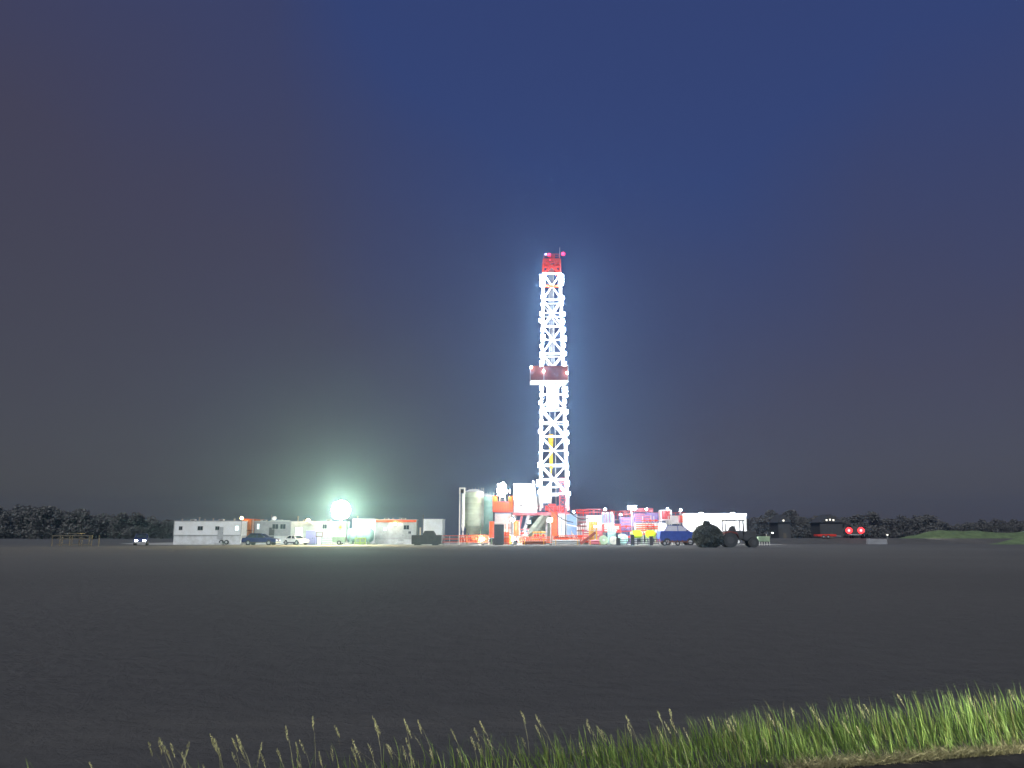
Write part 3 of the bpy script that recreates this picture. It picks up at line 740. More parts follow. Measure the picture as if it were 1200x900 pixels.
car('blue car facing the field with glowing white headlights, alone left of the trailers', 'car', (x, 128, 0), R(-70), suv(0.95), ((-1.8, 1.14), (1.0, 1.12)), ((-1.2, 1.7), (0.3, 1.68)), 4.4, 1.9, M['navy'], lights=E['head'])

# ------------------------------------------------------------------ TIMBER PEN (far left)
Y = 118
x0, x1 = XX(66, Y), XX(112, Y)
t = thing('timber_shelter', 'open weathered timber shelter frame in the dark field left of blue car', 'shelter', ((x0 + x1) / 2, Y, 0))
w = (x1 - x0) / 2
for k in range(5):
    for y in (-1.0, 1.0):
        MB().bar((-w + 2 * w * k / 4, y, 0), (-w + 2 * w * k / 4, y, 1.55), 0.1).build('post', M['timber'], t)
b = MB()
for z in (0.25, 1.05, 1.5): b.bar((-w * (0.75 if z < 1.4 else 1), -1.07, z), (w, -1.07, z), 0.12)
b.build('rail', M['timber'], t)
MB().box(-w * 0.4, w * 0.25, -1.15, 1.1, 1.75, 1.85).build('roof_board', M['timber'], t)
b = MB().bar((-w * .4, 0, 1.5), (-w * .4, 0, 1.75), .1).bar((w * .25, 0, 1.5), (w * .25, 0, 1.75), .1); b.build('roof_strut', M['timber'], t)

# ------------------------------------------------------------------ RIGHT SIDE: mud tanks, pumps, pipes
def skid_tank(label, px0, px1, py0, py1, Y, mat, floor=None, rail=None, depth=2.4, ribs=6, name='mud_tank', cat='tank', pipes=None, group='tanks and skids right of the derrick'):
    cx, hw, za, zb = box_at(px0, px1, py0, py1, Y)
    t = thing(name, label, cat, (cx, Y + depth / 2, 0), 0, group); fy = -depth / 2
    MB().box(-hw, hw, fy, -fy, max(za, 0.15), zb, bev=0.03).build('tank_shell', mat, t)
    b = MB()
    for k in range(ribs + 1):
        x = -hw + 2 * hw * k / ribs; b.bar((x, fy - 0.05, max(za, .15)), (x, fy - 0.05, zb), 0.09)
    b.bar((-hw, fy - 0.055, zb - 0.05), (hw, fy - 0.055, zb - 0.05), 0.12)
    b.build('stiffener', mat, t)
    if za > 0.3:
        for x in (-hw * 0.9, hw * 0.9):
            for y in (fy * 0.8, -fy * 0.8): MB().bar((x, y, 0), (x, y, za), 0.16).build('leg', M['steel'], t)
    else: MB().box(-hw * 1.02, hw * 1.02, fy * 0.8, -fy * 0.8, 0, 0.15).build('skid', M['dark'], t)
    if rail:
        b = MB(); n = max(2, int(hw * 2 / 1.0))
        for y in (fy, -fy):
            for k in range(n + 1): b.bar((-hw + 2 * hw * k / n, y, zb), (-hw + 2 * hw * k / n, y, zb + 1.05), 0.06)
            for q in (0.55, 1.05): b.bar((-hw, y, zb + q), (hw, y, zb + q), 0.06)
        b.build('hand_rail', rail, t)
    if pipes:
        b = MB(); 
        for k in range(4):
            z = za + (zb - za) * (0.2 + 0.22 * k); b.tube((-hw * 0.9, fy - 0.2, z), (hw * random.uniform(-0.2, 0.9), fy - 0.2, z), 0.08)
        b.build('pipe', pipes, t)
    return t
skid_tank('white mud tank next to the light blue tank, topped by red handrail', 677, 690, 605, 624, 138.5, M['lgrey'], rail=M['red'], pipes=M['pink'])
skid_tank('plain bright white tank with one dark port left of the shaker skid', 688, 705, 604, 622, 137, M['white'], rail=M['pink'], ribs=3)
cx, hw, za, zb = box_at(705, 720, 600, 613, 137)
t = thing('shale_shaker', 'blue and white shale shaker machine above the red tank', 'shaker', (cx, 138, 0))
MB().box(-hw, hw, -1, 1, za - 0.3, za, bev=.02).build('base_frame', M['white'], t)
for k in range(3):
    x = -hw + (2 * hw) * (k + 0.5) / 3
    s = MB().prism([(x - 0.32, za), (x + 0.32, za), (x + 0.3, zb - 0.5), (x - 0.26, zb - 0.25)], -0.9, 0.9).build('screen_box', M['sky_blue'], t)
    MB().tube((x, -0.3, zb - 0.2), (x, 0.3, zb - 0.2), 0.22, n=12).build('motor', M['white'], s)
for x in (-hw * 0.9, hw * 0.9):
    MB().bar((x, 0.9, 0), (x, 0.9, za - 0.3), 0.15).build('leg', M['steel'], t)
b = MB()
for k in range(6): b.bar((-hw + 2 * hw * k / 5, -1.02, za), (-hw + 2 * hw * k / 5, -1.02, zb + 0.3), 0.05)
b.bar((-hw, -1.02, zb + .3), (hw, -1.02, zb + .3), .05); b.build('hand_rail', M['red'], t)
skid_tank('red open tank below the blue shaker machine', 707, 727.5, 614, 624, 135.5, M['red'], ribs=4, pipes=M['cream'])
skid_tank('violet pump skid under the pole lamp', 727.5, 742, 606, 623, 136.5, M['purple'], rail=M['pink'], pipes=M['pink'], ribs=4, name='pump_skid', cat='pump')
skid_tank('long violet and pink mud tank raised right of the pole lamp', 743, 771, 601, 612, 137.5, M['purple'], rail=None, pipes=M['pink'], ribs=7)
skid_tank('pink capped header tank lying on top behind the pole lamp', 742, 765, 595.5, 600, 140.5, M['pink'], rail=None, ribs=6)
skid_tank('white pump skid with orange pipes below the long violet tank', 744, 772, 613, 624, 136, M['white'], pipes=M['orange'], ribs=5, name='pump_skid', cat='pump')
skid_tank('low white tank with faded red top between red cage and long white trailer', 783, 797.5, 604.5, 614, 137.5, M['white'], rail=None, ribs=3)
skid_tank('small orange red tank at left end of the long white trailer', 796.5, 804, 604, 612.5, 136.5, M['pink'], rail=None, ribs=2, pipes=M['orange'])
cx, hw, za, zb = box_at(774.5, 786.5, 598, 609, 136.5)
t = thing('pipe_cage', 'red barred cage on white frame above the blue truck', 'cage', (cx, 137.3, 0))
b = MB()
for k in range(6):
    x = -hw + 2 * hw * k / 5
    b.bar((x, -0.8, za), (x, -0.8, zb), 0.13)
b.build('bar', M['red'], t)
b = MB()
for z in (za, zb): b.bar((-hw, -0.85, z), (hw, -0.85, z), 0.14); b.bar((-hw, 0.8, z), (hw, 0.8, z), 0.14)
for x in (-hw, hw): b.bar((x, -0.85, 0), (x, -0.85, zb), 0.15); b.bar((x, 0.8, 0), (x, 0.8, zb), 0.15)
b.build('frame', M['white'], t)
MB().box(-hw, hw, 0.5, 0.6, za, zb).build('back_panel', M['pink'], t)

def pole_lamp(label, px, py, Y, w, e, h_post=True, grp='pole lamps on the right of the rig', n=1, rear=()):
    p = at(px, py, Y)
    t = thing('pole_lamp', label, 'lamp', (p.x, Y, 0), 0, grp)
    MB().tube((0, 0, 0), (0, 0, p.z + 0.2), 0.07, n=10).build('pole', M['steel'], t)
    MB().box(-0.2, 0.2, -0.2, 0.2, 0, 0.12).build('base', M['dark'], t)
    MB().bar((0, 0, p.z), (0, -0.3, p.z), 0.08).build('bracket', M['steel'], t)
    for k in range(n): lamp_head(t, ((k - (n - 1) / 2) * w * 1.1, -0.35, p.z), w, w, 0.3, E[e], tilt=R(-10))
    for yw in rear: lamp_head(t, (0.25 * math.sin(R(yw)), 0.4, p.z), 0.55, 0.5, 0.25, E['flood' if e == 'pole' else 'fill_s'], tilt=R(0), yaw=R(yw))  # added rear heads that throw fill light on tanks and rig base
    return t
pole_lamp('tall pole lamp with the brightest white glow above the violet tanks', 740, 595, 128.5, 0.6, 'pole', n=2, rear=(150, 180, 215))
pole_lamp('thin pole lamp rising behind the red barred cage', 781.5, 596.5, 138.8, 0.3, 'small')
pole_lamp('slanting twin pole lamp between red cage and white trailer', 797, 598, 138, 0.34, 'small')
pole_lamp('short pole lamp among railings beside the shaker machine', 709, 597, 139.4, 0.34, 'small')
pole_lamp('pole lamp with warm white glow before the orange cabinet under the rig floor', 645, 609.5, 130.5, 0.62, 'floor', rear=(165, 205))
pole_lamp('pole lamp beside orange red drum rack under the elevated cabin', 600, 609, 131.5, 0.42, 'small', rear=(150,))
pole_lamp('very low stub lamp in front of orange mesh fence by the dark cabinet', 601, 632, 130.8, 0.42, 'small', rear=(140,))
pole_lamp('very low stub lamp at foot of the mint silo', 566, 632, 130.8, 0.42, 'small', rear=(205,))
# red railings walkway behind
b = None
for (px0, px1, py, lab) in ((672, 700, 597, 'red handrail walkway just right of the derrick foot'), (716, 742, 600, 'red handrail walkway between shaker machine and pole lamp'), (764, 803, 601, 'red handrail walkway behind the red barred cage')):
    Y = 142.5
    x0, x1 = XX(px0, Y), XX(px1, Y); z = ZZ(py, Y)
    t = thing('walkway', lab, 'walkway', ((x0 + x1) / 2, Y, 0), 0, 'red handrail walkways')
    w = (x1 - x0) / 2
    MB().box(-w, w, -0.5, 0.5, z - 1.4, z - 1.3).build('deck', M['steel'], t)
    b = MB()
    for k in range(8): b.bar((-w + 2 * w * k / 7, -0.52, z - 1.3), (-w + 2 * w * k / 7, -0.52, z), 0.07)
    for q in (0, -0.5): b.bar((-w, -0.52, z + q), (w, -0.52, z + q), 0.08)
    b.build('hand_rail', M['red'], t)
    for x in (-w, 0, w): MB().bar((x, 0, 0), (x, 0, z - 1.4), 0.14).build('leg', M['steel'], t)
# catwalk ramp (dark red sloping beam)
Y = 133
a = at(680, 637, Y); c = at(698, 624, Y)
t = thing('pipe_ramp', 'dark red sloping pipe ramp rising right from the orange fence', 'ramp', (a.x, Y, 0))
for y in (0, 1.2): MB().bar((0, y, 0.1), (c.x - a.x, y, c.z), 0.22, 0.35).build('beam', M['brownred'], t)
b = MB()
for k in range(7): b.bar((0.2 + (c.x - a.x) * k / 8, 0.1, 0.15 + (c.z) * k / 8), (0.2 + (c.x - a.x) * k / 8, 1.1, 0.15 + c.z * k / 8), 0.08)
b.build('rung', M['steel'], t)
MB().bar((c.x - a.x, 0.6, 0), (c.x - a.x, 0.6, c.z), 0.14).build('leg', M['steel'], t)
skid_tank('faded salmon coloured low tank behind the dark red ramp', 683, 706, 622, 636, 135, M['pink'], ribs=5, pipes=M['cream'])
# hose reels
for px, py, r_px, Y, lab, mat in ((707, 633, 5, 131.5, 'pale green hose reel standing nearest the red ramp', 'pgreen'), (719, 634, 4.6, 131, 'tan hose reel between two green reels', 'cream'), (730, 630, 6, 132, 'largest teal green hose reel beside the dark post', 'teal')):
    r = r_px * Y / F
    t = thing('hose_reel', lab, 'reel', (XX(px, Y), Y, 0), R(random.uniform(-15, 15)), 'hose reels before the tanks')
    z = r + 0.08
    for y in (-0.4, 0.4): MB().tube((0, y - 0.03, z), (0, y + 0.03, z), r, n=24).build('flange', M[mat], t)
    MB().tube((0, -0.36, z), (0, 0.36, z), r * 0.78, n=24).build('hose_coil', M['grnsteel'], t)
    MB().tube((0, -0.5, z), (0, -0.435, z), r * 0.3, n=14).build('hub', M['steel'], t)
    b = MB().bar((-r * 0.8, -0.45, 0.04), (r * 0.8, -0.45, 0.04), 0.08).bar((-r * 0.8, 0.45, 0.04), (r * 0.8, 0.45, 0.04), 0.08); b.build('stand', M['dark'], t)
# yellow-green chemical tanks
for px0, px1, lab in ((740, 753, 'yellow green plastic tank left of its twin, beside the teal reel'), (757.5, 769, 'yellow green plastic tank right of its twin, beside the white upright tank')):
    cx, hw, za, zb = box_at(px0, px1, 621.5, 630.5, 131)
    t = thing('chemical_tank', lab, 'tank', (cx, 131.8, 0), 0, 'yellow green plastic tanks')
    MB().box(-hw, hw, -0.6, 0.6, za, zb, bev=0.22).build('tank_shell', M['lime'], t, True)
    MB().tube((0, 0, zb), (0, 0, zb + 0.12), 0.2, n=14).build('filler_cap', M['dark'], t)
    b = MB()
    for x in (-hw * 0.9, hw * 0.9):
        for y in (-0.5, 0.5): b.bar((x, y, 0), (x, y, za + 0.2), 0.09)
    b.box(-hw, hw, -0.6, 0.6, za - 0.08, za - 0.005); b.build('stand', M['pgreen'], t)
# dark fence silhouettes in front
Y = 126
for i, (px, py, lab) in enumerate(((724.5, 631, 'short dark post left of the teal reel'), (741, 627, 'thick dark post between the reel and yellow green tank'), (763, 629, 'dark post in front of the right yellow green tank'))):
    pz = ZZ(py, Y)
    t = thing('fence_post', lab, 'post', (XX(px, Y), Y, 0), 0, 'dark posts at the field edge')
    MB().box(-0.28, 0.28, -0.2, 0.2, 0, pz, bev=0.03).build('shaft', M['dark'], t)
    MB().box(-0.32, 0.32, -0.24, 0.24, pz, pz + 0.08).build('cap', M['black'], t)
fence(722, 772, 634, 126.6, 'dark low rail fence before the yellow green tanks', M['dark'], mesh=False, post=M['dark'])

cx, hw, za, zb = box_at(772.5, 783, 612.5, 631, 132)
t = thing('water_tank', 'white round ended tank upright between blue truck and yellow green tanks', 'tank', (cx, 132.8, 0))
MB().lathe([(0, 0.3), (hw, 0.3), (hw, zb - 0.4), (hw * 0.8, zb - 0.1), (hw * 0.3, zb), (0, zb)], 24).build('tank_shell', M['white'], t, True)
MB().lathe([(hw * 1.02, zb * .45), (hw * 1.05, zb * .47), (hw * 1.05, zb * .5), (hw * 1.02, zb * .52)], 24).build('band', M['sky_blue'], t, True)
for k in range(3): MB().bar((hw * .7 * math.cos(k * 2.1), hw * .7 * math.sin(k * 2.1), 0), (hw * .7 * math.cos(k * 2.1), hw * .7 * math.sin(k * 2.1), 0.32), 0.12).build('leg', M['steel'], t)
def valve_skid(px0, px1, py0, py1, Y, label, m1, m2, n=5):
    cx, hw, za, zb = box_at(px0, px1, py0, py1, Y)
    t = thing('valve_skid', label, 'valve skid', (cx, Y + .5, 0), 0, 'valve skids and pipework around the rig base')
    b = MB()
    for k in range(n):
        x = -hw + 2 * hw * (k + .5) / n; zt_ = zb * random.uniform(0.7, 1.0)
        b.tube((x, 0, 0.15), (x, 0, zt_), 0.09)
    b.build('riser', m1, t)
    b = MB()
    for q in (0.35, 0.6, 0.8): b.tube((-hw, -0.14, zb * q), (hw, -0.14, zb * q), 0.08)
    b.build('header_pipe', m2, t)
    for k in range(n - 1):
        x = -hw + 2 * hw * (k + 1) / n; z = zb * random.choice((0.35, 0.6, 0.8))
        v = MB().tube((x, -0.24, z), (x, -0.02, z), 0.17, n=12).build('valve', m1, t)
        MB().tube((x, -0.42, z), (x, -0.38, z), 0.2, n=14).build('hand_wheel', M['red'], v)
    MB().box(-hw, hw, -0.4, 0.4, 0, 0.14).build('skid', M['steel'], t)
def bottle_rack(px0, px1, py0, Y, label, mat, n=5):
    x0, x1 = XX(px0, Y), XX(px1, Y); zt_ = ZZ(py0, Y); w = (x1 - x0) / 2
    t = thing('bottle_rack', label, 'gas bottles', ((x0 + x1) / 2, Y, 0), 0, 'bottle racks around the rig base')
    r = w / n * 0.9
    for k in range(n):
        x = -w + (2 * k + 1) * w / n
        MB().lathe([(0, 0.1), (r, 0.1), (r, zt_ - r), (r * .7, zt_ - r * .3), (r * .25, zt_), (0, zt_ + .05)], 14, (x, 0, 0)).build('bottle', mat, t, True)
    b = MB()
    for z in (0.3, zt_ * .6): b.bar((-w, -r - .05, z), (w, -r - .05, z), 0.07); b.bar((-w, r + .05, z), (w, r + .05, z), 0.07)
    b.build('rack', M['steel'], t)
def pipe_stack(px0, px1, py0, Y, label, mat, rows=3, cols=4):
    x0, x1 = XX(px0, Y), XX(px1, Y); w = (x1 - x0) / 2; r = ZZ(py0, Y) / rows / 2.1
    t = thing('pipe_stack', label, 'pipes', ((x0 + x1) / 2, Y, 0), 0, 'stacks of pipe on the ground')
    for i in range(rows):
        for k in range(cols): MB().tube((-w + random.uniform(0, .3), k * r * 2.1, r + i * r * 2.05 + .08), (w - random.uniform(0, .3), k * r * 2.1, r + i * r * 2.05 + .08), r, n=12).build('pipe', mat, t)
    for x in (-w * .8, w * .8): MB().bar((x, -r - .04, 0), (x, -r - .04, rows * r * 2.1 + .2), 0.1).build('stake', M['yellow'], t)
valve_skid(606, 620, 616, 631, 134.6, 'grey valve skid with red hand wheels under left end of rig floor', M['lgrey'], M['pink'])
valve_skid(624, 640, 620, 632, 134.2, 'green grey valve skid beneath middle of rig floor', M['grnsteel'], M['yellow'])
valve_skid(676, 688, 611, 625, 135.6, 'white valve skid right of the light blue tank', M['white'], M['rust'])
valve_skid(728, 743, 612, 622, 135.2, 'violet valve skid below the pole lamp', M['purple'], M['red'])
valve_skid(752, 772, 603, 618, 135.4, 'orange piped valve skid before the long violet tank', M['lgrey'], M['orange'], 6)
bottle_rack(690, 700, 611, 134.6, 'row of yellow bottles before the plain white tank', M['yellow'])
bottle_rack(712, 722, 617, 133.5, 'row of pale teal bottles before the red open tank', M['teal'])
bottle_rack(590, 597, 623, 132.2, 'row of orange bottles right of the dark cabinet', M['orange'], 4)
pipe_stack(648, 680, 633, 130.6, 'stack of pale pipe lying before the orange and yellow fence', M['lgrey'], 2)
pipe_stack(612, 640, 634.5, 130.9, 'low stack of rusty pipe lying before the orange mesh fence', M['rust'], 2)
pipe_stack(690, 704, 633, 131.4, 'short stack of pink pipe beside the pale green hose reel', M['pink'], 2)
for px, py, lab in ((672, 600, 'small lamp on post at right corner of the rig floor'), (727, 603, 'small lamp on post left of the violet pump skid'), (757, 597, 'small lamp on post behind pink header tank'), (616, 626, 'small low lamp under left of the rig floor'), (697, 617, 'small lamp on post before the plain white tank')):
    pole_lamp(lab, px, py, 134 if py > 610 else 139.5, 0.3, 'small')
# hoses draped from the floor to the tanks
for (a_, b_, sag, mt, lab) in (((668, 600), (690, 607), 1.2, 'black', 'black hose sagging from rig floor to the first mud tank'), ((640, 590), (672, 612), 1.5, 'black', 'black hose hanging from mast foot to the light blue tank'), ((602, 604), (578, 612), 0.9, 'white', 'white hose hanging between rig floor and orange drum rack')):
    A = at(*a_, 135.5); B_ = at(*b_, 135.5); b = MB(); pr = A
    for k in range(1, 13):
        q = k / 12; c_ = A.lerp(B_, q) - Vector((0, 0, sag * 4 * q * (1 - q) * 0.5)); b.tube(pr, c_, 0.07, n=6, caps=False); pr = c_
    o = b.build('hose', M[mt], None); tag(o, lab, 'hose')
# blue van and rusty flatbed
x = XX(794, 129)
van = [(-2.9, 0.6), (2.9, 0.6), (3.0, 1.1), (2.85, 1.9), (1.6, 2.2), (-2.85, 2.2), (-3.0, 1.2)]
car('blue and white high sided truck parked side on before the red cage', 'truck', (x, 129.5, 0), R(3), van, ((-2.2, 2.2), (1.7, 2.18)), ((-1.7, 3.0), (0.7, 3.0)), 5.9, 2.2, M['blue'], name='work_truck', gl_m=M['pale_glass'], wr=0.5)
Y = 122
cx, hw, za, zb = box_at(770, 806, 634, 641, Y)
t = thing('flatbed_trailer', 'low rusty flatbed trailer in front of the blue truck', 'trailer', (cx, Y + 1, 0))
MB().box(-hw, hw, -1, 1, 0.5, zb - 0.1, bev=0.03).build('bed', M['rust'], t)
b = MB()
for k in range(7): b.bar((-hw + 2 * hw * k / 6, -1.03, 0.5), (-hw + 2 * hw * k / 6, -1.03, zb + 0.15), 0.09)
b.build('side_stake', M['rust'], t)
for x in (-hw * 0.5, hw * 0.35):
    w = MB().tube((x, -1.0, 0.36), (x, -0.8, 0.36), 0.36, n=18).build('wheel', M['rubber'], t)
    MB().tube((x, -1.02, 0.36), (x, -1.003, 0.36), 0.18, n=12).build('rim', M['steel'], w)
MB().bar((hw, 0, 0.5), (hw + 0.9, 0, 0.45), 0.1).build('drawbar', M['dark'], t)

# long white trailer on the right
Y = 134
cx, hw, za, zb = box_at(803.5, 875.5, 603.5, 638, Y)
lw = thing('box_trailer', 'long plain white box trailer behind the dark tractor', 'trailer', (cx, Y + 1.4, 0), R(-4))
MB().box(-hw, hw, -1.3, 1.3, 1.1, zb - 0.2, bev=0.03).build('box_shell', M['white_rib'], lw)
MB().box(-hw - 0.04, hw + 0.1, -1.36, 1.36, zb - 0.198, zb + 0.25, bev=0.04).build('roof', M['white'], lw)
MB().bar((-hw + 0.75, -1.33, 1.1), (-hw + 0.75, -1.33, zb - 0.2), 0.09).build('door_seam', M['dark'], lw)
MB().bar((-hw, -1.33, 1.15), (hw, -1.33, 1.15), 0.16).build('side_rail', M['lgrey'], lw)
for x in (hw * 0.5, hw * 0.7):
    w = MB().tube((x, -1.3, 0.5), (x, -1.0, 0.5), 0.5, n=20).build('wheel', M['rubber'], lw)
    MB().tube((x, -1.33, 0.5), (x, -1.303, 0.5), 0.26, n=14).build('rim', M['steel'], w)
for x in (-hw * 0.6,): MB().bar((x, -0.8, 0), (x, -0.8, 1.1), 0.15).build('landing_leg', M['dark'], lw)
for k, px in enumerate((822, 858)):
    x = XX(px, Y) - cx
    lamp_head(lw, (x, -3.0, zb + 0.35), 0.6, 0.3, 0.2, E['flood'], tilt=R(35), yaw=R(180))  # added fill heads facing the white wall; no lamps seen here
    MB().bar((x, -1.3, zb + 0.2), (x, -2.9, zb + 0.45), 0.06).build('fill_lamp_arm', M['steel'], lw)  # arm made up to carry the fill head

# ------------------------------------------------------------------ DARK TRACTOR
Y = 108
tx = XX(862, Y)
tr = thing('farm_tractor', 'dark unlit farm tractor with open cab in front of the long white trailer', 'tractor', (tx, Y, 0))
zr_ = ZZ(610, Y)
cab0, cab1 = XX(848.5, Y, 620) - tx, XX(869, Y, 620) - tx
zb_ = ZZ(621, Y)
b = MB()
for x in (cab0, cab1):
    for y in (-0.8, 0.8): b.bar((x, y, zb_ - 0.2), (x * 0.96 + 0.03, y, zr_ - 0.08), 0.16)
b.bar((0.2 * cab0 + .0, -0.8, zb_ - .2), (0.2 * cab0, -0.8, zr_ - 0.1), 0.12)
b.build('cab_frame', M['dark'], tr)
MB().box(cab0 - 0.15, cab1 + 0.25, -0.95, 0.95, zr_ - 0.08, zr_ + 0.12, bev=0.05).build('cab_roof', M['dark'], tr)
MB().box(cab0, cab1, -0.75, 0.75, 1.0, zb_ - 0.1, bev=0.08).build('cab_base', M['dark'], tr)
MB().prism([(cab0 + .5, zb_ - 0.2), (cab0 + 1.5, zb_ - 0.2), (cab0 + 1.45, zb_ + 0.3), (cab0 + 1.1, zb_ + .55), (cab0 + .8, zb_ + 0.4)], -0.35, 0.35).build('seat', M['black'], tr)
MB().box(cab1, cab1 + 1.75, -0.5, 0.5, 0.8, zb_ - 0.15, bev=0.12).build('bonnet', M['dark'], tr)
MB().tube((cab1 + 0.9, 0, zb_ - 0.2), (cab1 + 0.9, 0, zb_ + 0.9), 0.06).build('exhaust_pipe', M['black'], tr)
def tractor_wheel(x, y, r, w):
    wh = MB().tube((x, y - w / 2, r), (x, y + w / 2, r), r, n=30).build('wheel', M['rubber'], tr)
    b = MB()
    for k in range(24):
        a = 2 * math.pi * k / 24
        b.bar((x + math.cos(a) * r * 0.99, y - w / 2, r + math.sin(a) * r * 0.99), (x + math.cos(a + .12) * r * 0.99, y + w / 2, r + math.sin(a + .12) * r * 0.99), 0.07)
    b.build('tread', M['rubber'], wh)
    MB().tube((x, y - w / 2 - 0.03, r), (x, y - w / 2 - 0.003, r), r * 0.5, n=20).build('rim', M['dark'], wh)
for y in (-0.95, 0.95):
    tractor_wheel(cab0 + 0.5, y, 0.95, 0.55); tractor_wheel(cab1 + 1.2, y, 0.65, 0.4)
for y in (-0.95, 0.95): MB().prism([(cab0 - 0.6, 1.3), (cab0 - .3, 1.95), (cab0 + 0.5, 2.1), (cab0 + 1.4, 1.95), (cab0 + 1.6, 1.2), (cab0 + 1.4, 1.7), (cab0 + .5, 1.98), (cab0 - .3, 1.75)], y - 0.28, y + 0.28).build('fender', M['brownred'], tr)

# ------------------------------------------------------------------ FOLIAGE
def leaf_mat(name, col, lo=0.6, hi=1.3):
    m, n, l, b = nt(name)
    oi = n.new('ShaderNodeNewGeometry'); rp = n.new('ShaderNodeValToRGB')
    rp.color_ramp.elements[0].color = (col[0] * lo, col[1] * lo, col[2] * lo, 1); rp.color_ramp.elements[1].color = (col[0] * hi, col[1] * hi, col[2] * hi, 1)
    l.new(oi.outputs['Random Per Island'], rp.inputs['Fac']); l.new(rp.outputs['Color'], b.inputs['Base Color'])
    b.inputs['Roughness'].default_value = 0.8
    tr_ = n.new('ShaderNodeBsdfTranslucent'); l.new(rp.outputs['Color'], tr_.inputs['Color'])
    mx2 = n.new('ShaderNodeMixShader'); mx2.inputs[0].default_value = 0.3
    l.new(b.outputs[0], mx2.inputs[1]); l.new(tr_.outputs[0], mx2.inputs[2]); l.new(mx2.outputs[0], n['Material Output'].inputs['Surface'])
    return m
leafm = leaf_mat('tree_leaves', (0.15, 0.147, 0.135), 0.9, 1.1)
def crown_mesh(name, lobes, n, size, seed, mat):
    rnd = random.Random(seed); vs = []; fs = []
    for _ in range(n):
        c, rr = rnd.choice(lobes)
        while True:
            p = Vector((rnd.uniform(-1, 1), rnd.uniform(-1, 1), rnd.uniform(-1, 1)))
            if 0.25 < p.length < 1: break
        p = Vector((c[0] + p.x * rr[0], c[1] + p.y * rr[1], c[2] + p.z * rr[2]))
        s = size * rnd.uniform(0.5, 1.3)
        q = Vector((rnd.gauss(0, 1), rnd.gauss(0, 1), rnd.gauss(0, 1))).normalized()
        a = q.orthogonal().normalized() * s; b_ = q.cross(a).normalized() * s * 0.7
        k = len(vs); vs += [p + a, p + b_, p - a, p - b_]; fs.append((k, k + 1, k + 2, k + 3))
    me = bpy.data.meshes.new(name); me.from_pydata([tuple(v) for v in vs], [], fs); me.materials.append(mat); return me
def trunk(t, H, r, limbs=4, seed=0):
    rnd = random.Random(seed); b = MB()
    b.tube((0, 0, -0.1), (0.1, 0, H * 0.45), r, r * 0.7).tube((0.1, 0, H * 0.45), (0, 0.1, H * 0.8), r * 0.7, r * 0.25)
    for k in range(limbs):
        a = rnd.uniform(0, 6.28); z = H * rnd.uniform(0.25, 0.5)
        b.tube((0.05, 0, z), (math.cos(a) * H * 0.25, math.sin(a) * H * 0.25, z + H * 0.25), r * 0.4, r * 0.12, n=6)
    return b.build('trunk', M['bark'], t)
protos = []
for v in range(4):
    rnd = random.Random(40 + v); lobes = []
    for k in range(9):
        a = rnd.uniform(0, 6.28); q = rnd.uniform(0, 2.6)
        lobes.append(((math.cos(a) * q, math.sin(a) * q, rnd.uniform(2.0, 8.3)), (rnd.uniform(1.4, 2.6), rnd.uniform(1.4, 2.6), rnd.uniform(1.2, 2.0))))
    lobes.append(((0, 0, 2.6), (3.6, 3.6, 2.6))); lobes.append(((0.4, 0, 2.0), (4.0, 4.0, 2.0)))
    protos.append(crown_mesh('crown_%d' % v, lobes, 3200, 0.32, 70 + v, leafm))
proto_tree = thing('tree', 'dark leafy tree standing in the distant row beyond the field', 'tree', (0, 0, 0), 0, 'trees in the distant rows')
trunk(proto_tree, 9.5, 0.25)
co = bpy.data.objects.new('crown', protos[0]); COL.objects.link(co); co.parent = proto_tree
first = True
def plant(px, Y, h, label):
    global first
    if first: t = proto_tree; first = False
    else: t = copy_tree(proto_tree)
    for c in t.children:
        if c.name.startswith('crown'): c.data = random.choice(protos)
    t.location = (XX(px, Y), Y, 0); t.rotation_euler.z = random.uniform(0, 6.28)
    s = h / 9.8; t.scale = (s * random.uniform(1.0, 1.35), s * random.uniform(1.0, 1.35), s)
    t['label'] = label
LL = 'dark leafy tree in the distant row beyond the timber shelter'
LR = 'dark leafy tree in the distant row beyond the red tail lights'
px = -20
while px < 205:
    hpx = 36 - max(0, px - 60) * 0.10 + random.uniform(-4, 4)
    Y = random.uniform(290, 350); plant(px, Y, hpx * Y / F, LL); px += random.uniform(5, 10)
px = 884
while px < 1225:
    hpx = (26 if px < 1100 else 20) + random.uniform(-5, 6)
    Y = random.uniform(290, 350); plant(px, Y, hpx * Y / F, LR); px += random.uniform(5, 11)
# round dark bush beside the tractor
Y = 107
bx, hw, za, zb = box_at(811, 848, 613, 642, Y)
bush = thing('bush', 'large dark round topped bush left of the unlit tractor', 'bush', (bx, Y, 0))
lob = []
rnd = random.Random(5)
for k in range(10):
    a = k * 0.63 + 0.1; zz = rnd.uniform(0.15, 0.42)
    lob.append(((math.cos(a) * hw * 0.72, math.sin(a) * 1.0, zz * zb), (0.6, 0.6, 0.45)))
for k in range(16): lob.append(((0, 0, zb * 0.44), (hw * 0.98, 1.5, zb * 0.53)))
lob.append(((-0.25, 0, zb * 0.97), (0.28, 0.3, 0.4))); lob.append(((0.15, 0, zb * 0.97), (0.2, 0.25, 0.34)))
bm_ = crown_mesh('foliage', lob, 18000, 0.12, 9, leaf_mat('bush_leaves', (0.10, 0.105, 0.08)))
o = bpy.data.objects.new('foliage', bm_); COL.objects.link(o); o.parent = bush
b = MB()
for k in range(6):
    a = k * 1.05; b.tube((0, 0, 0), (math.cos(a) * 0.9, math.sin(a) * 0.9, 2.0), 0.06, 0.02, n=6)
b.build('stem', M['bark'], bush)

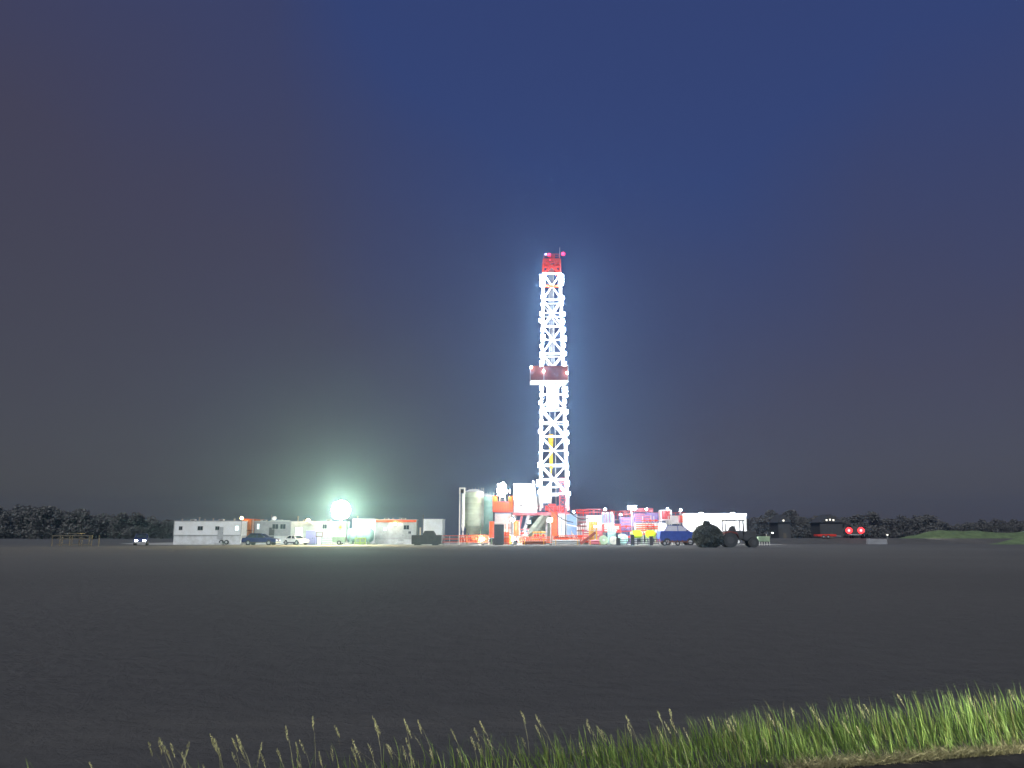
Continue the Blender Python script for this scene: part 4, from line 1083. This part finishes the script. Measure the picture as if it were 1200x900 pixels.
# ------------------------------------------------------------------ RIGHT: fence stub, embankment truck, farm lights
Y = 128
cx, hw, za, zb = box_at(888, 901, 628.5, 636, Y)
t = thing('water_trough', 'small pale green tank on short legs right of the tractor', 'trough', (cx, Y, 0))
MB().box(-hw, hw, -0.6, 0.6, 0.55, zb, bev=0.06).build('tank_shell', M['pgreen'], t)
for k in range(5): MB().bar((-hw * .9 + k * hw * .45, -0.5, 0), (-hw * .9 + k * hw * .45, -0.5, 0.55), 0.1).build('leg', M['cream'], t)
pole = MB().bar((hw * .6, 0, zb), (hw * .6, 0, zb + 0.4), 0.08).build('valve', M['steel'], t)
lamp_head(t, (hw + 0.2, -1.2, zb + 0.5), 0.16, 0.16, 0.15, E['floor'], tilt=R(-50), yaw=R(120), wrap=False)

Y = 152
zroad = 0.95
x = XX(1004.5, Y)
tk = thing('utility_truck', 'dark truck with two glaring red tail lights on the raised road', 'truck', (x, Y, zroad), R(62))
MB().box(-2.9, 0.9, -1.15, 1.15, 0.7, 1.75, bev=0.05).build('bed', M['dark'], tk)
o = MB().prism([(0.95, 0.6), (3.1, 0.6), (3.15, 1.2), (2.3, 1.35), (1.95, 2.1), (0.98, 2.15)], -1.0, 1.0).build('cab', M['dark'], tk)
MB().box(1.1, 1.75, -1.02, 1.02, 1.4, 2.0).build('cab_window', M['glass'], tk)
for xx in (-1.9, 2.2):
    for y in (-0.95, 0.95):
        w = MB().tube((xx, y - 0.14, 0.45), (xx, y + 0.14, 0.45), 0.45, n=20).build('wheel', M['rubber'], tk)
        MB().tube((xx, y - 0.16, 0.45), (xx, y + 0.16, 0.45), 0.22, n=14).build('rim', M['steel'], w)
for y in (-1.02, 1.02):
    tl = MB().tube((-3.05, y, 1.42), (-2.91, y, 1.42), 0.56, n=24).build('taillight', E['tail'], tk)
    MB().tube((-3.09, y, 1.42), (-3.053, y, 1.42), 0.2, n=18).build('lamp_core', E['tail_core'], tl)
MB().box(-3.0, -2.92, -1.1, 1.1, 0.6, 0.72).build('rear_bumper', M['lgrey'], tk)
for y in (-0.7, 0.7): MB().box(3.1, 3.2, y - 0.15, y + 0.15, 0.85, 1.05, bev=0.03).build('headlight', E['head'], tk)
# headlight beams of that truck
def spot(name, loc, target, power, size, col=(1, 0.96, 0.88), blend=0.6, parent=None, rad=0.08):
    L = bpy.data.lights.new(name, 'SPOT'); L.energy = power; L.spot_size = R(size); L.spot_blend = blend; L.color = col; L.shadow_soft_size = rad
    o = bpy.data.objects.new(name, L); COL.objects.link(o); o.location = loc
    o.rotation_euler = (Vector(target) - Vector(loc)).to_track_quat('-Z', 'Y').to_euler(); return o
spot('truck_headlamp', (x + 2.6, Y + 2.0, zroad + 1.0), (95, 151, 2.2), 16000, 30)
spot('truck_headlamp', (x + 5.5, Y - 4.0, zroad + 1.0), (98, 142, 1.4), 8000, 26)
# red-lit low trailer and pale skid by the raised road
Y = 146
cx, hw, za, zb = box_at(960, 982, 629.5, 634.5, Y)
t = thing('flatbed_trailer', 'low red flatbed trailer on the raised road left of the red tail lights', 'trailer', (cx, Y + 1.5, road_z(cx, Y + 1.5)))
MB().box(-hw, hw, -1, 1, 0.35, 0.75, bev=0.04).build('bed', M['red'], t)
for xx in (-hw * 0.4, hw * 0.1):
    w = MB().tube((xx, -1.05, 0.3), (xx, -0.85, 0.3), 0.3, n=16).build('wheel', M['rubber'], t)
    MB().tube((xx, -1.07, 0.3), (xx, -1.053, 0.3), 0.15, n=12).build('rim', M['steel'], w)
MB().bar((hw, 0, 0.5), (hw + 1.2, 0, 0.4), 0.1).build('drawbar', M['steel'], t)
for y in (-0.8, 0.8): MB().box(-hw - .06, -hw - .005, y - .1, y + .1, .45, .6).build('taillight', M['red'], t)
Y = 140
cx, hw, za, zb = box_at(1016, 1039, 632.5, 638, Y)
t = thing('concrete_barrier', 'pale concrete barrier block below the raised road near red lights', 'barrier', (cx, Y, 0))
MB().prism([(-hw, 0), (hw, 0), (hw, 0.3), (hw * .98, 0.9), (-hw * .98, 0.9), (-hw, 0.3)], -0.3, 0.3).build('block', M['grey'], t)
MB().box(-hw * 0.8, -hw * 0.7, -0.1, 0.1, 0.9, 1.0).build('lifting_eye', M['steel'], t)
p = at(1040, 627.5, 147)
t = thing('marker_lamp', 'small pale marker lamp on short stake where the green bank begins', 'lamp', (p.x, 147, road_z(p.x, 147)))
hh = max(0.5, p.z - road_z(p.x, 147))
MB().tube((0, 0, 0), (0, 0, hh), 0.04).build('stake', M['steel'], t)
MB().box(-0.12, 0.12, -0.12, 0.12, hh, hh + 0.2, bev=.03).build('lens', E['farm'], t)
# distant farm buildings with a light
for (px, w_px, lights_, lab) in ((920, 14, ((918, 610),), 'distant dark farm shed with one white light'), (975, 26, ((968.5, 609.5), (972.5, 609), (976.5, 609.5)), 'distant dark farmhouse with a row of small lights')):
    Y = 262; cx = XX(px, Y); hw = w_px * Y / F / 2; ht = ZZ(610, Y) - 0.6
    t = thing('farm_building', lab, 'building', (cx, Y + 4, 0))
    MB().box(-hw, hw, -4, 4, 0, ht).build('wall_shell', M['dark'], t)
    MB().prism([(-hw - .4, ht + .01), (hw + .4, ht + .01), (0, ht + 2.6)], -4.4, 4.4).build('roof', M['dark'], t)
    MB().box(-0.5, 0.5, -4.05, -4.003, 0, 2.1).build('door', M['timber'], t)
    for a_, b_ in lights_:
        p = at(a_, b_, Y - 0.3)
        l = MB().box(-0.25, 0.25, 0, 0.2, -0.3, 0.3).build('wall_lamp', M['black'], t, loc=(p.x - cx, -4.3, p.z))
        MB().box(-0.24, 0.24, -0.12, -0.003, -0.24, 0.24).build('lamp_lens', E['farm'], l)

# ------------------------------------------------------------------ FOREGROUND VERGE GRASS
def grass_material(name, a, bcol, dry=0.18):
    m, n, l, b = nt(name)
    g = n.new('ShaderNodeNewGeometry'); rp = n.new('ShaderNodeValToRGB')
    e = rp.color_ramp.elements
    e[0].position = 0.0; e[0].color = (*a, 1); e[1].position = 1 - dry; e[1].color = (*bcol, 1)
    e2 = rp.color_ramp.elements.new(1.0); e2.color = (0.16, 0.15, 0.06, 1)
    l.new(g.outputs['Random Per Island'], rp.inputs['Fac']); l.new(rp.outputs['Color'], b.inputs['Base Color'])
    b.inputs['Roughness'].default_value = 0.9; b.inputs['Specular IOR Level'].default_value = 0.15
    tr_ = n.new('ShaderNodeBsdfTranslucent'); l.new(rp.outputs['Color'], tr_.inputs['Color'])
    mx2 = n.new('ShaderNodeMixShader'); mx2.inputs[0].default_value = 0.35
    l.new(b.outputs[0], mx2.inputs[1]); l.new(tr_.outputs[0], mx2.inputs[2]); l.new(mx2.outputs[0], n['Material Output'].inputs['Surface'])
    return m
gm = grass_material('verge_grass', (0.06, 0.115, 0.03), (0.17, 0.245, 0.065))
dry_m = grass_material('dry_litter', (0.20, 0.19, 0.10), (0.30, 0.28, 0.16))
seed_m = grass_material('seed_heads', (0.16, 0.17, 0.08), (0.26, 0.26, 0.15))
rnd = random.Random(77)
def blade(vs, fs, x, y, h, w, lean, ang, seg=4):
    dx, dy = math.cos(ang), math.sin(ang); k0 = len(vs)
    wa = rnd.uniform(0, 6.28); wx, wy = math.cos(wa) * w, math.sin(wa) * w
    for i in range(seg + 1):
        t = i / seg; off = lean * t * t; ww = (1 - t) ** 0.7
        cx_, cy_, cz_ = x + dx * off, y + dy * off, h * (t - 0.12 * lean * t * t)
        if i == seg: vs.append((cx_, cy_, cz_))
        else: vs.append((cx_ - wx * ww, cy_ - wy * ww, cz_)); vs.append((cx_ + wx * ww, cy_ + wy * ww, cz_))
    for i in range(seg - 1):
        a = k0 + i * 2; fs.append((a, a + 1, a + 3, a + 2))
    a = k0 + (seg - 1) * 2; fs.append((a, a + 1, k0 + seg * 2))
def mk(name, vs, fs, mat, label, cat='grass'):
    me = bpy.data.meshes.new(name); me.from_pydata(vs, [], fs); me.materials.append(mat)
    o = bpy.data.objects.new(name, me); COL.objects.link(o); return tag(o, label, cat, kind='stuff')
vs, fs = [], []
for _ in range(17500):
    x = rnd.uniform(-3.2, 10.5)
    dens = 0.10 + 0.9 * sm((x + 1.3) / 3.2)
    if rnd.random() > dens: continue
    d = rnd.random() ** 1.15 * (1.0 if x > 1.5 else 0.8)
    y = RE(x) + 0.06 + d
    clump = mnoise.noise(Vector((x * 1.7, y * 1.7, 0))) * 0.5 + 0.5
    h = (0.06 + 0.27 * rnd.random() ** 2.0) * (0.72 + 0.28 * sm((x - 0.5) / 3)) * (0.7 + 0.6 * clump) * (1.0 if d > 0.15 else 0.6)
    blade(vs, fs, x, y, h, rnd.uniform(0.0025, 0.0055), rnd.uniform(0.01, 0.11), rnd.gauss(math.pi, 0.9))
mk('verge_grass', vs, fs, gm, 'green roadside grass lit by headlights along the bottom right')
vs, fs = [], []
for _ in range(5000):
    x = rnd.uniform(2.0, 6.5); y = RE(x) + abs(rnd.gauss(0.0, 0.09)) - 0.03
    blade(vs, fs, x, y, rnd.uniform(0.02, 0.09), 0.004, rnd.uniform(0.05, 0.2), rnd.uniform(0, 6.28), 3)
mk('grass_litter', vs, fs, dry_m, 'pale dry mown grass lying along the road edge')
# seed stalks: stem + drooping spiky head
vs, fs = [], []
for i in range(110):
    x = rnd.uniform(-3.0, 6.2) if i > 42 else rnd.uniform(-2.6, 1.4)
    d = rnd.uniform(0.05, 0.85); y = RE(x) + d
    h = rnd.uniform(0.20, 0.38) if x < 1.5 else rnd.uniform(0.22, 0.38)
    ang = rnd.gauss(math.pi, 0.6); lean = rnd.uniform(0.06, 0.2)
    blade(vs, fs, x, y, h, 0.0022, lean, ang, 5)
    tx_, ty_, tz_ = x + math.cos(ang) * lean, y + math.sin(ang) * lean, h * (1 - 0.12 * lean)
    for k in range(26):
        t = k / 25; a = rnd.uniform(0, 6.28)
        px_, py_, pz_ = tx_ - math.cos(ang) * 0.06 * t * 0.7, ty_ - math.sin(ang) * 0.06 * t * .7, tz_ - 0.085 * t
        r = 0.010 * math.sin(math.pi * min(1, t * 0.85 + 0.12))
        s = len(vs); ca, sa = math.cos(a), math.sin(a)
        vs += [(px_, py_, pz_ - 0.004), (px_ + ca * r - sa * 0.003, py_ + sa * r + ca * 0.003, pz_ + 0.012), (px_ + ca * r + sa * 0.003, py_ + sa * r - ca * 0.003, pz_ + 0.004)]
        fs.append((s, s + 1, s + 2))
mk('seed_grass', vs, fs, seed_m, 'tall pale seed heads of grass standing above the green verge')
# headlights of the vehicle waiting on the road, right of the camera (outside the frame): low beams along the verge
bpy.data.materials['asphalt'].node_tree.nodes['Principled BSDF'].inputs['Specular IOR Level'].default_value = 0.0
for dy in (0.0, 0.9):
    yy = RE(12) - 0.5 - dy
    spot('car_headlamp', (12.0, yy, 0.48), (3.3, RE(3.3) + 0.5, 0.12), 24000, 15, (1.0, 0.97, 0.86), 1.0)

# ------------------------------------------------------------------ HAZE
mh = bpy.data.materials.new('night_haze'); mh.use_nodes = True
n = mh.node_tree.nodes; n.clear(); out = n.new('ShaderNodeOutputMaterial'); pv = n.new('ShaderNodeVolumePrincipled')
pv.inputs['Color'].default_value = (0.28, 0.57, 1.0, 1); pv.inputs['Density'].default_value = 0.00030; pv.inputs['Anisotropy'].default_value = 0.88
mh.node_tree.links.new(pv.outputs[0], out.inputs['Volume'])
me = bpy.data.meshes.new('haze')
hb = bmesh.new(); bmesh.ops.create_cube(hb, size=1, matrix=Matrix.Translation((0, 0, 29.5)) @ Matrix.Diagonal((3040, 3040, 61, 1))); hb.to_mesh(me); hb.free()
me.materials.append(mh); ho = bpy.data.objects.new('haze', me); COL.objects.link(ho); tag(ho, 'thin night haze glowing around the floodlights', 'haze', kind='stuff')

# ------------------------------------------------------------------ SKY + ADDED MOON-LIKE FILL
EL, ROT = R(46), R(200)
w = bpy.data.worlds.new('World'); scene.world = w; w.use_nodes = True
n = w.node_tree.nodes; l = w.node_tree.links
bg = n['Background']
sk = n.new('ShaderNodeTexSky'); sk.sky_type = 'NISHITA'; sk.sun_disc = False; sk.sun_elevation = EL; sk.sun_rotation = ROT
tc = n.new('ShaderNodeTexCoord'); sp = n.new('ShaderNodeSeparateXYZ'); l.new(tc.outputs['Generated'], sp.inputs[0])
def math_(op, a, b=None, clamp=False):
    m = n.new('ShaderNodeMath'); m.operation = op; m.use_clamp = clamp
    for i, v in enumerate((a, b)):
        if v is None: continue
        if isinstance(v, (int, float)): m.inputs[i].default_value = v
        else: l.new(v, m.inputs[i])
    return m.outputs[0]
# blueness: grows with height and towards the east (right)
up = math_('MULTIPLY', math_('SUBTRACT', sp.outputs['Z'], 0.05), 1.55)
side = math_('MULTIPLY', math_('ADD', sp.outputs['X'], 0.0), 0.62)
nz = n.new('ShaderNodeTexNoise'); nz.inputs['Scale'].default_value = 2.6; nz.inputs['Detail'].default_value = 3
l.new(tc.outputs['Generated'], nz.inputs['Vector'])
wob = math_('MULTIPLY', math_('SUBTRACT', nz.outputs['Fac'], 0.5), 0.35)
cen = math_('MULTIPLY', math_('SUBTRACT', sp.outputs['X'], 0.07), 3.0)
cen = math_('MULTIPLY', math_('SUBTRACT', 1.0, math_('MULTIPLY', cen, cen), True), 0.30)
up = math_('ADD', up, cen)
f = math_('ADD', math_('ADD', math_('ADD', up, math_('MULTIPLY', side, math_('ADD', sp.outputs['Z'], 0.25))), wob), 0.10, True)
rp = n.new('ShaderNodeValToRGB'); l.new(f, rp.inputs['Fac'])
e = rp.color_ramp.elements
e[0].position = 0.0; e[0].color = (0.053, 0.045, 0.044, 1)
e[1].position = 1.0; e[1].color = (0.028, 0.046, 0.155, 1)
e3 = rp.color_ramp.elements.new(0.45); e3.color = (0.049, 0.043, 0.077, 1)
sc_ = n.new('ShaderNodeMix'); sc_.data_type = 'RGBA'; sc_.blend_type = 'MIX'; sc_.inputs[0].default_value = 0.006
l.new(rp.outputs['Color'], sc_.inputs[6]); l.new(sk.outputs['Color'], sc_.inputs[7])
l.new(sc_.outputs[2], bg.inputs['Color']); bg.inputs['Strength'].default_value = 1.0
ml = bpy.data.lights.new('fill_sun', 'SUN'); ml.energy = 2.9; ml.angle = R(8); ml.color = (0.96, 0.98, 1.0)  # added moon-like fill that lifts the dark tones; no moon in view
mo = bpy.data.objects.new('fill_sun', ml); COL.objects.link(mo)
d = Vector((math.sin(ROT) * math.cos(EL), math.cos(ROT) * math.cos(EL), math.sin(EL)))
mo.rotation_euler = d.to_track_quat('Z', 'Y').to_euler()

# ------------------------------------------------------------------ CAMERA + RENDER
cam = bpy.data.cameras.new('camera'); cam.sensor_width = 36; cam.lens = F / 1200 * 36; cam.clip_start = 0.05; cam.clip_end = 6000
cob = bpy.data.objects.new('camera', cam); COL.objects.link(cob); cob.location = (0, 0, CH); cob.rotation_euler = (R(90) + PITCH, 0, 0)
scene.camera = cob
vsx = scene.view_settings; scene.display_settings.display_device = 'sRGB'
vsx.view_transform = 'Standard'; vsx.look = 'None'; vsx.exposure = 0; vsx.gamma = 1; vsx.use_curve_mapping = False
scene.render.engine = 'CYCLES'
c = scene.cycles
c.use_denoising = True; c.max_bounces = 5; c.diffuse_bounces = 2; c.glossy_bounces = 2; c.transmission_bounces = 2; c.volume_bounces = 1; c.transparent_max_bounces = 4
c.sample_clamp_indirect = 4.0; c.use_light_tree = True; c.caustics_reflective = False; c.caustics_refractive = False
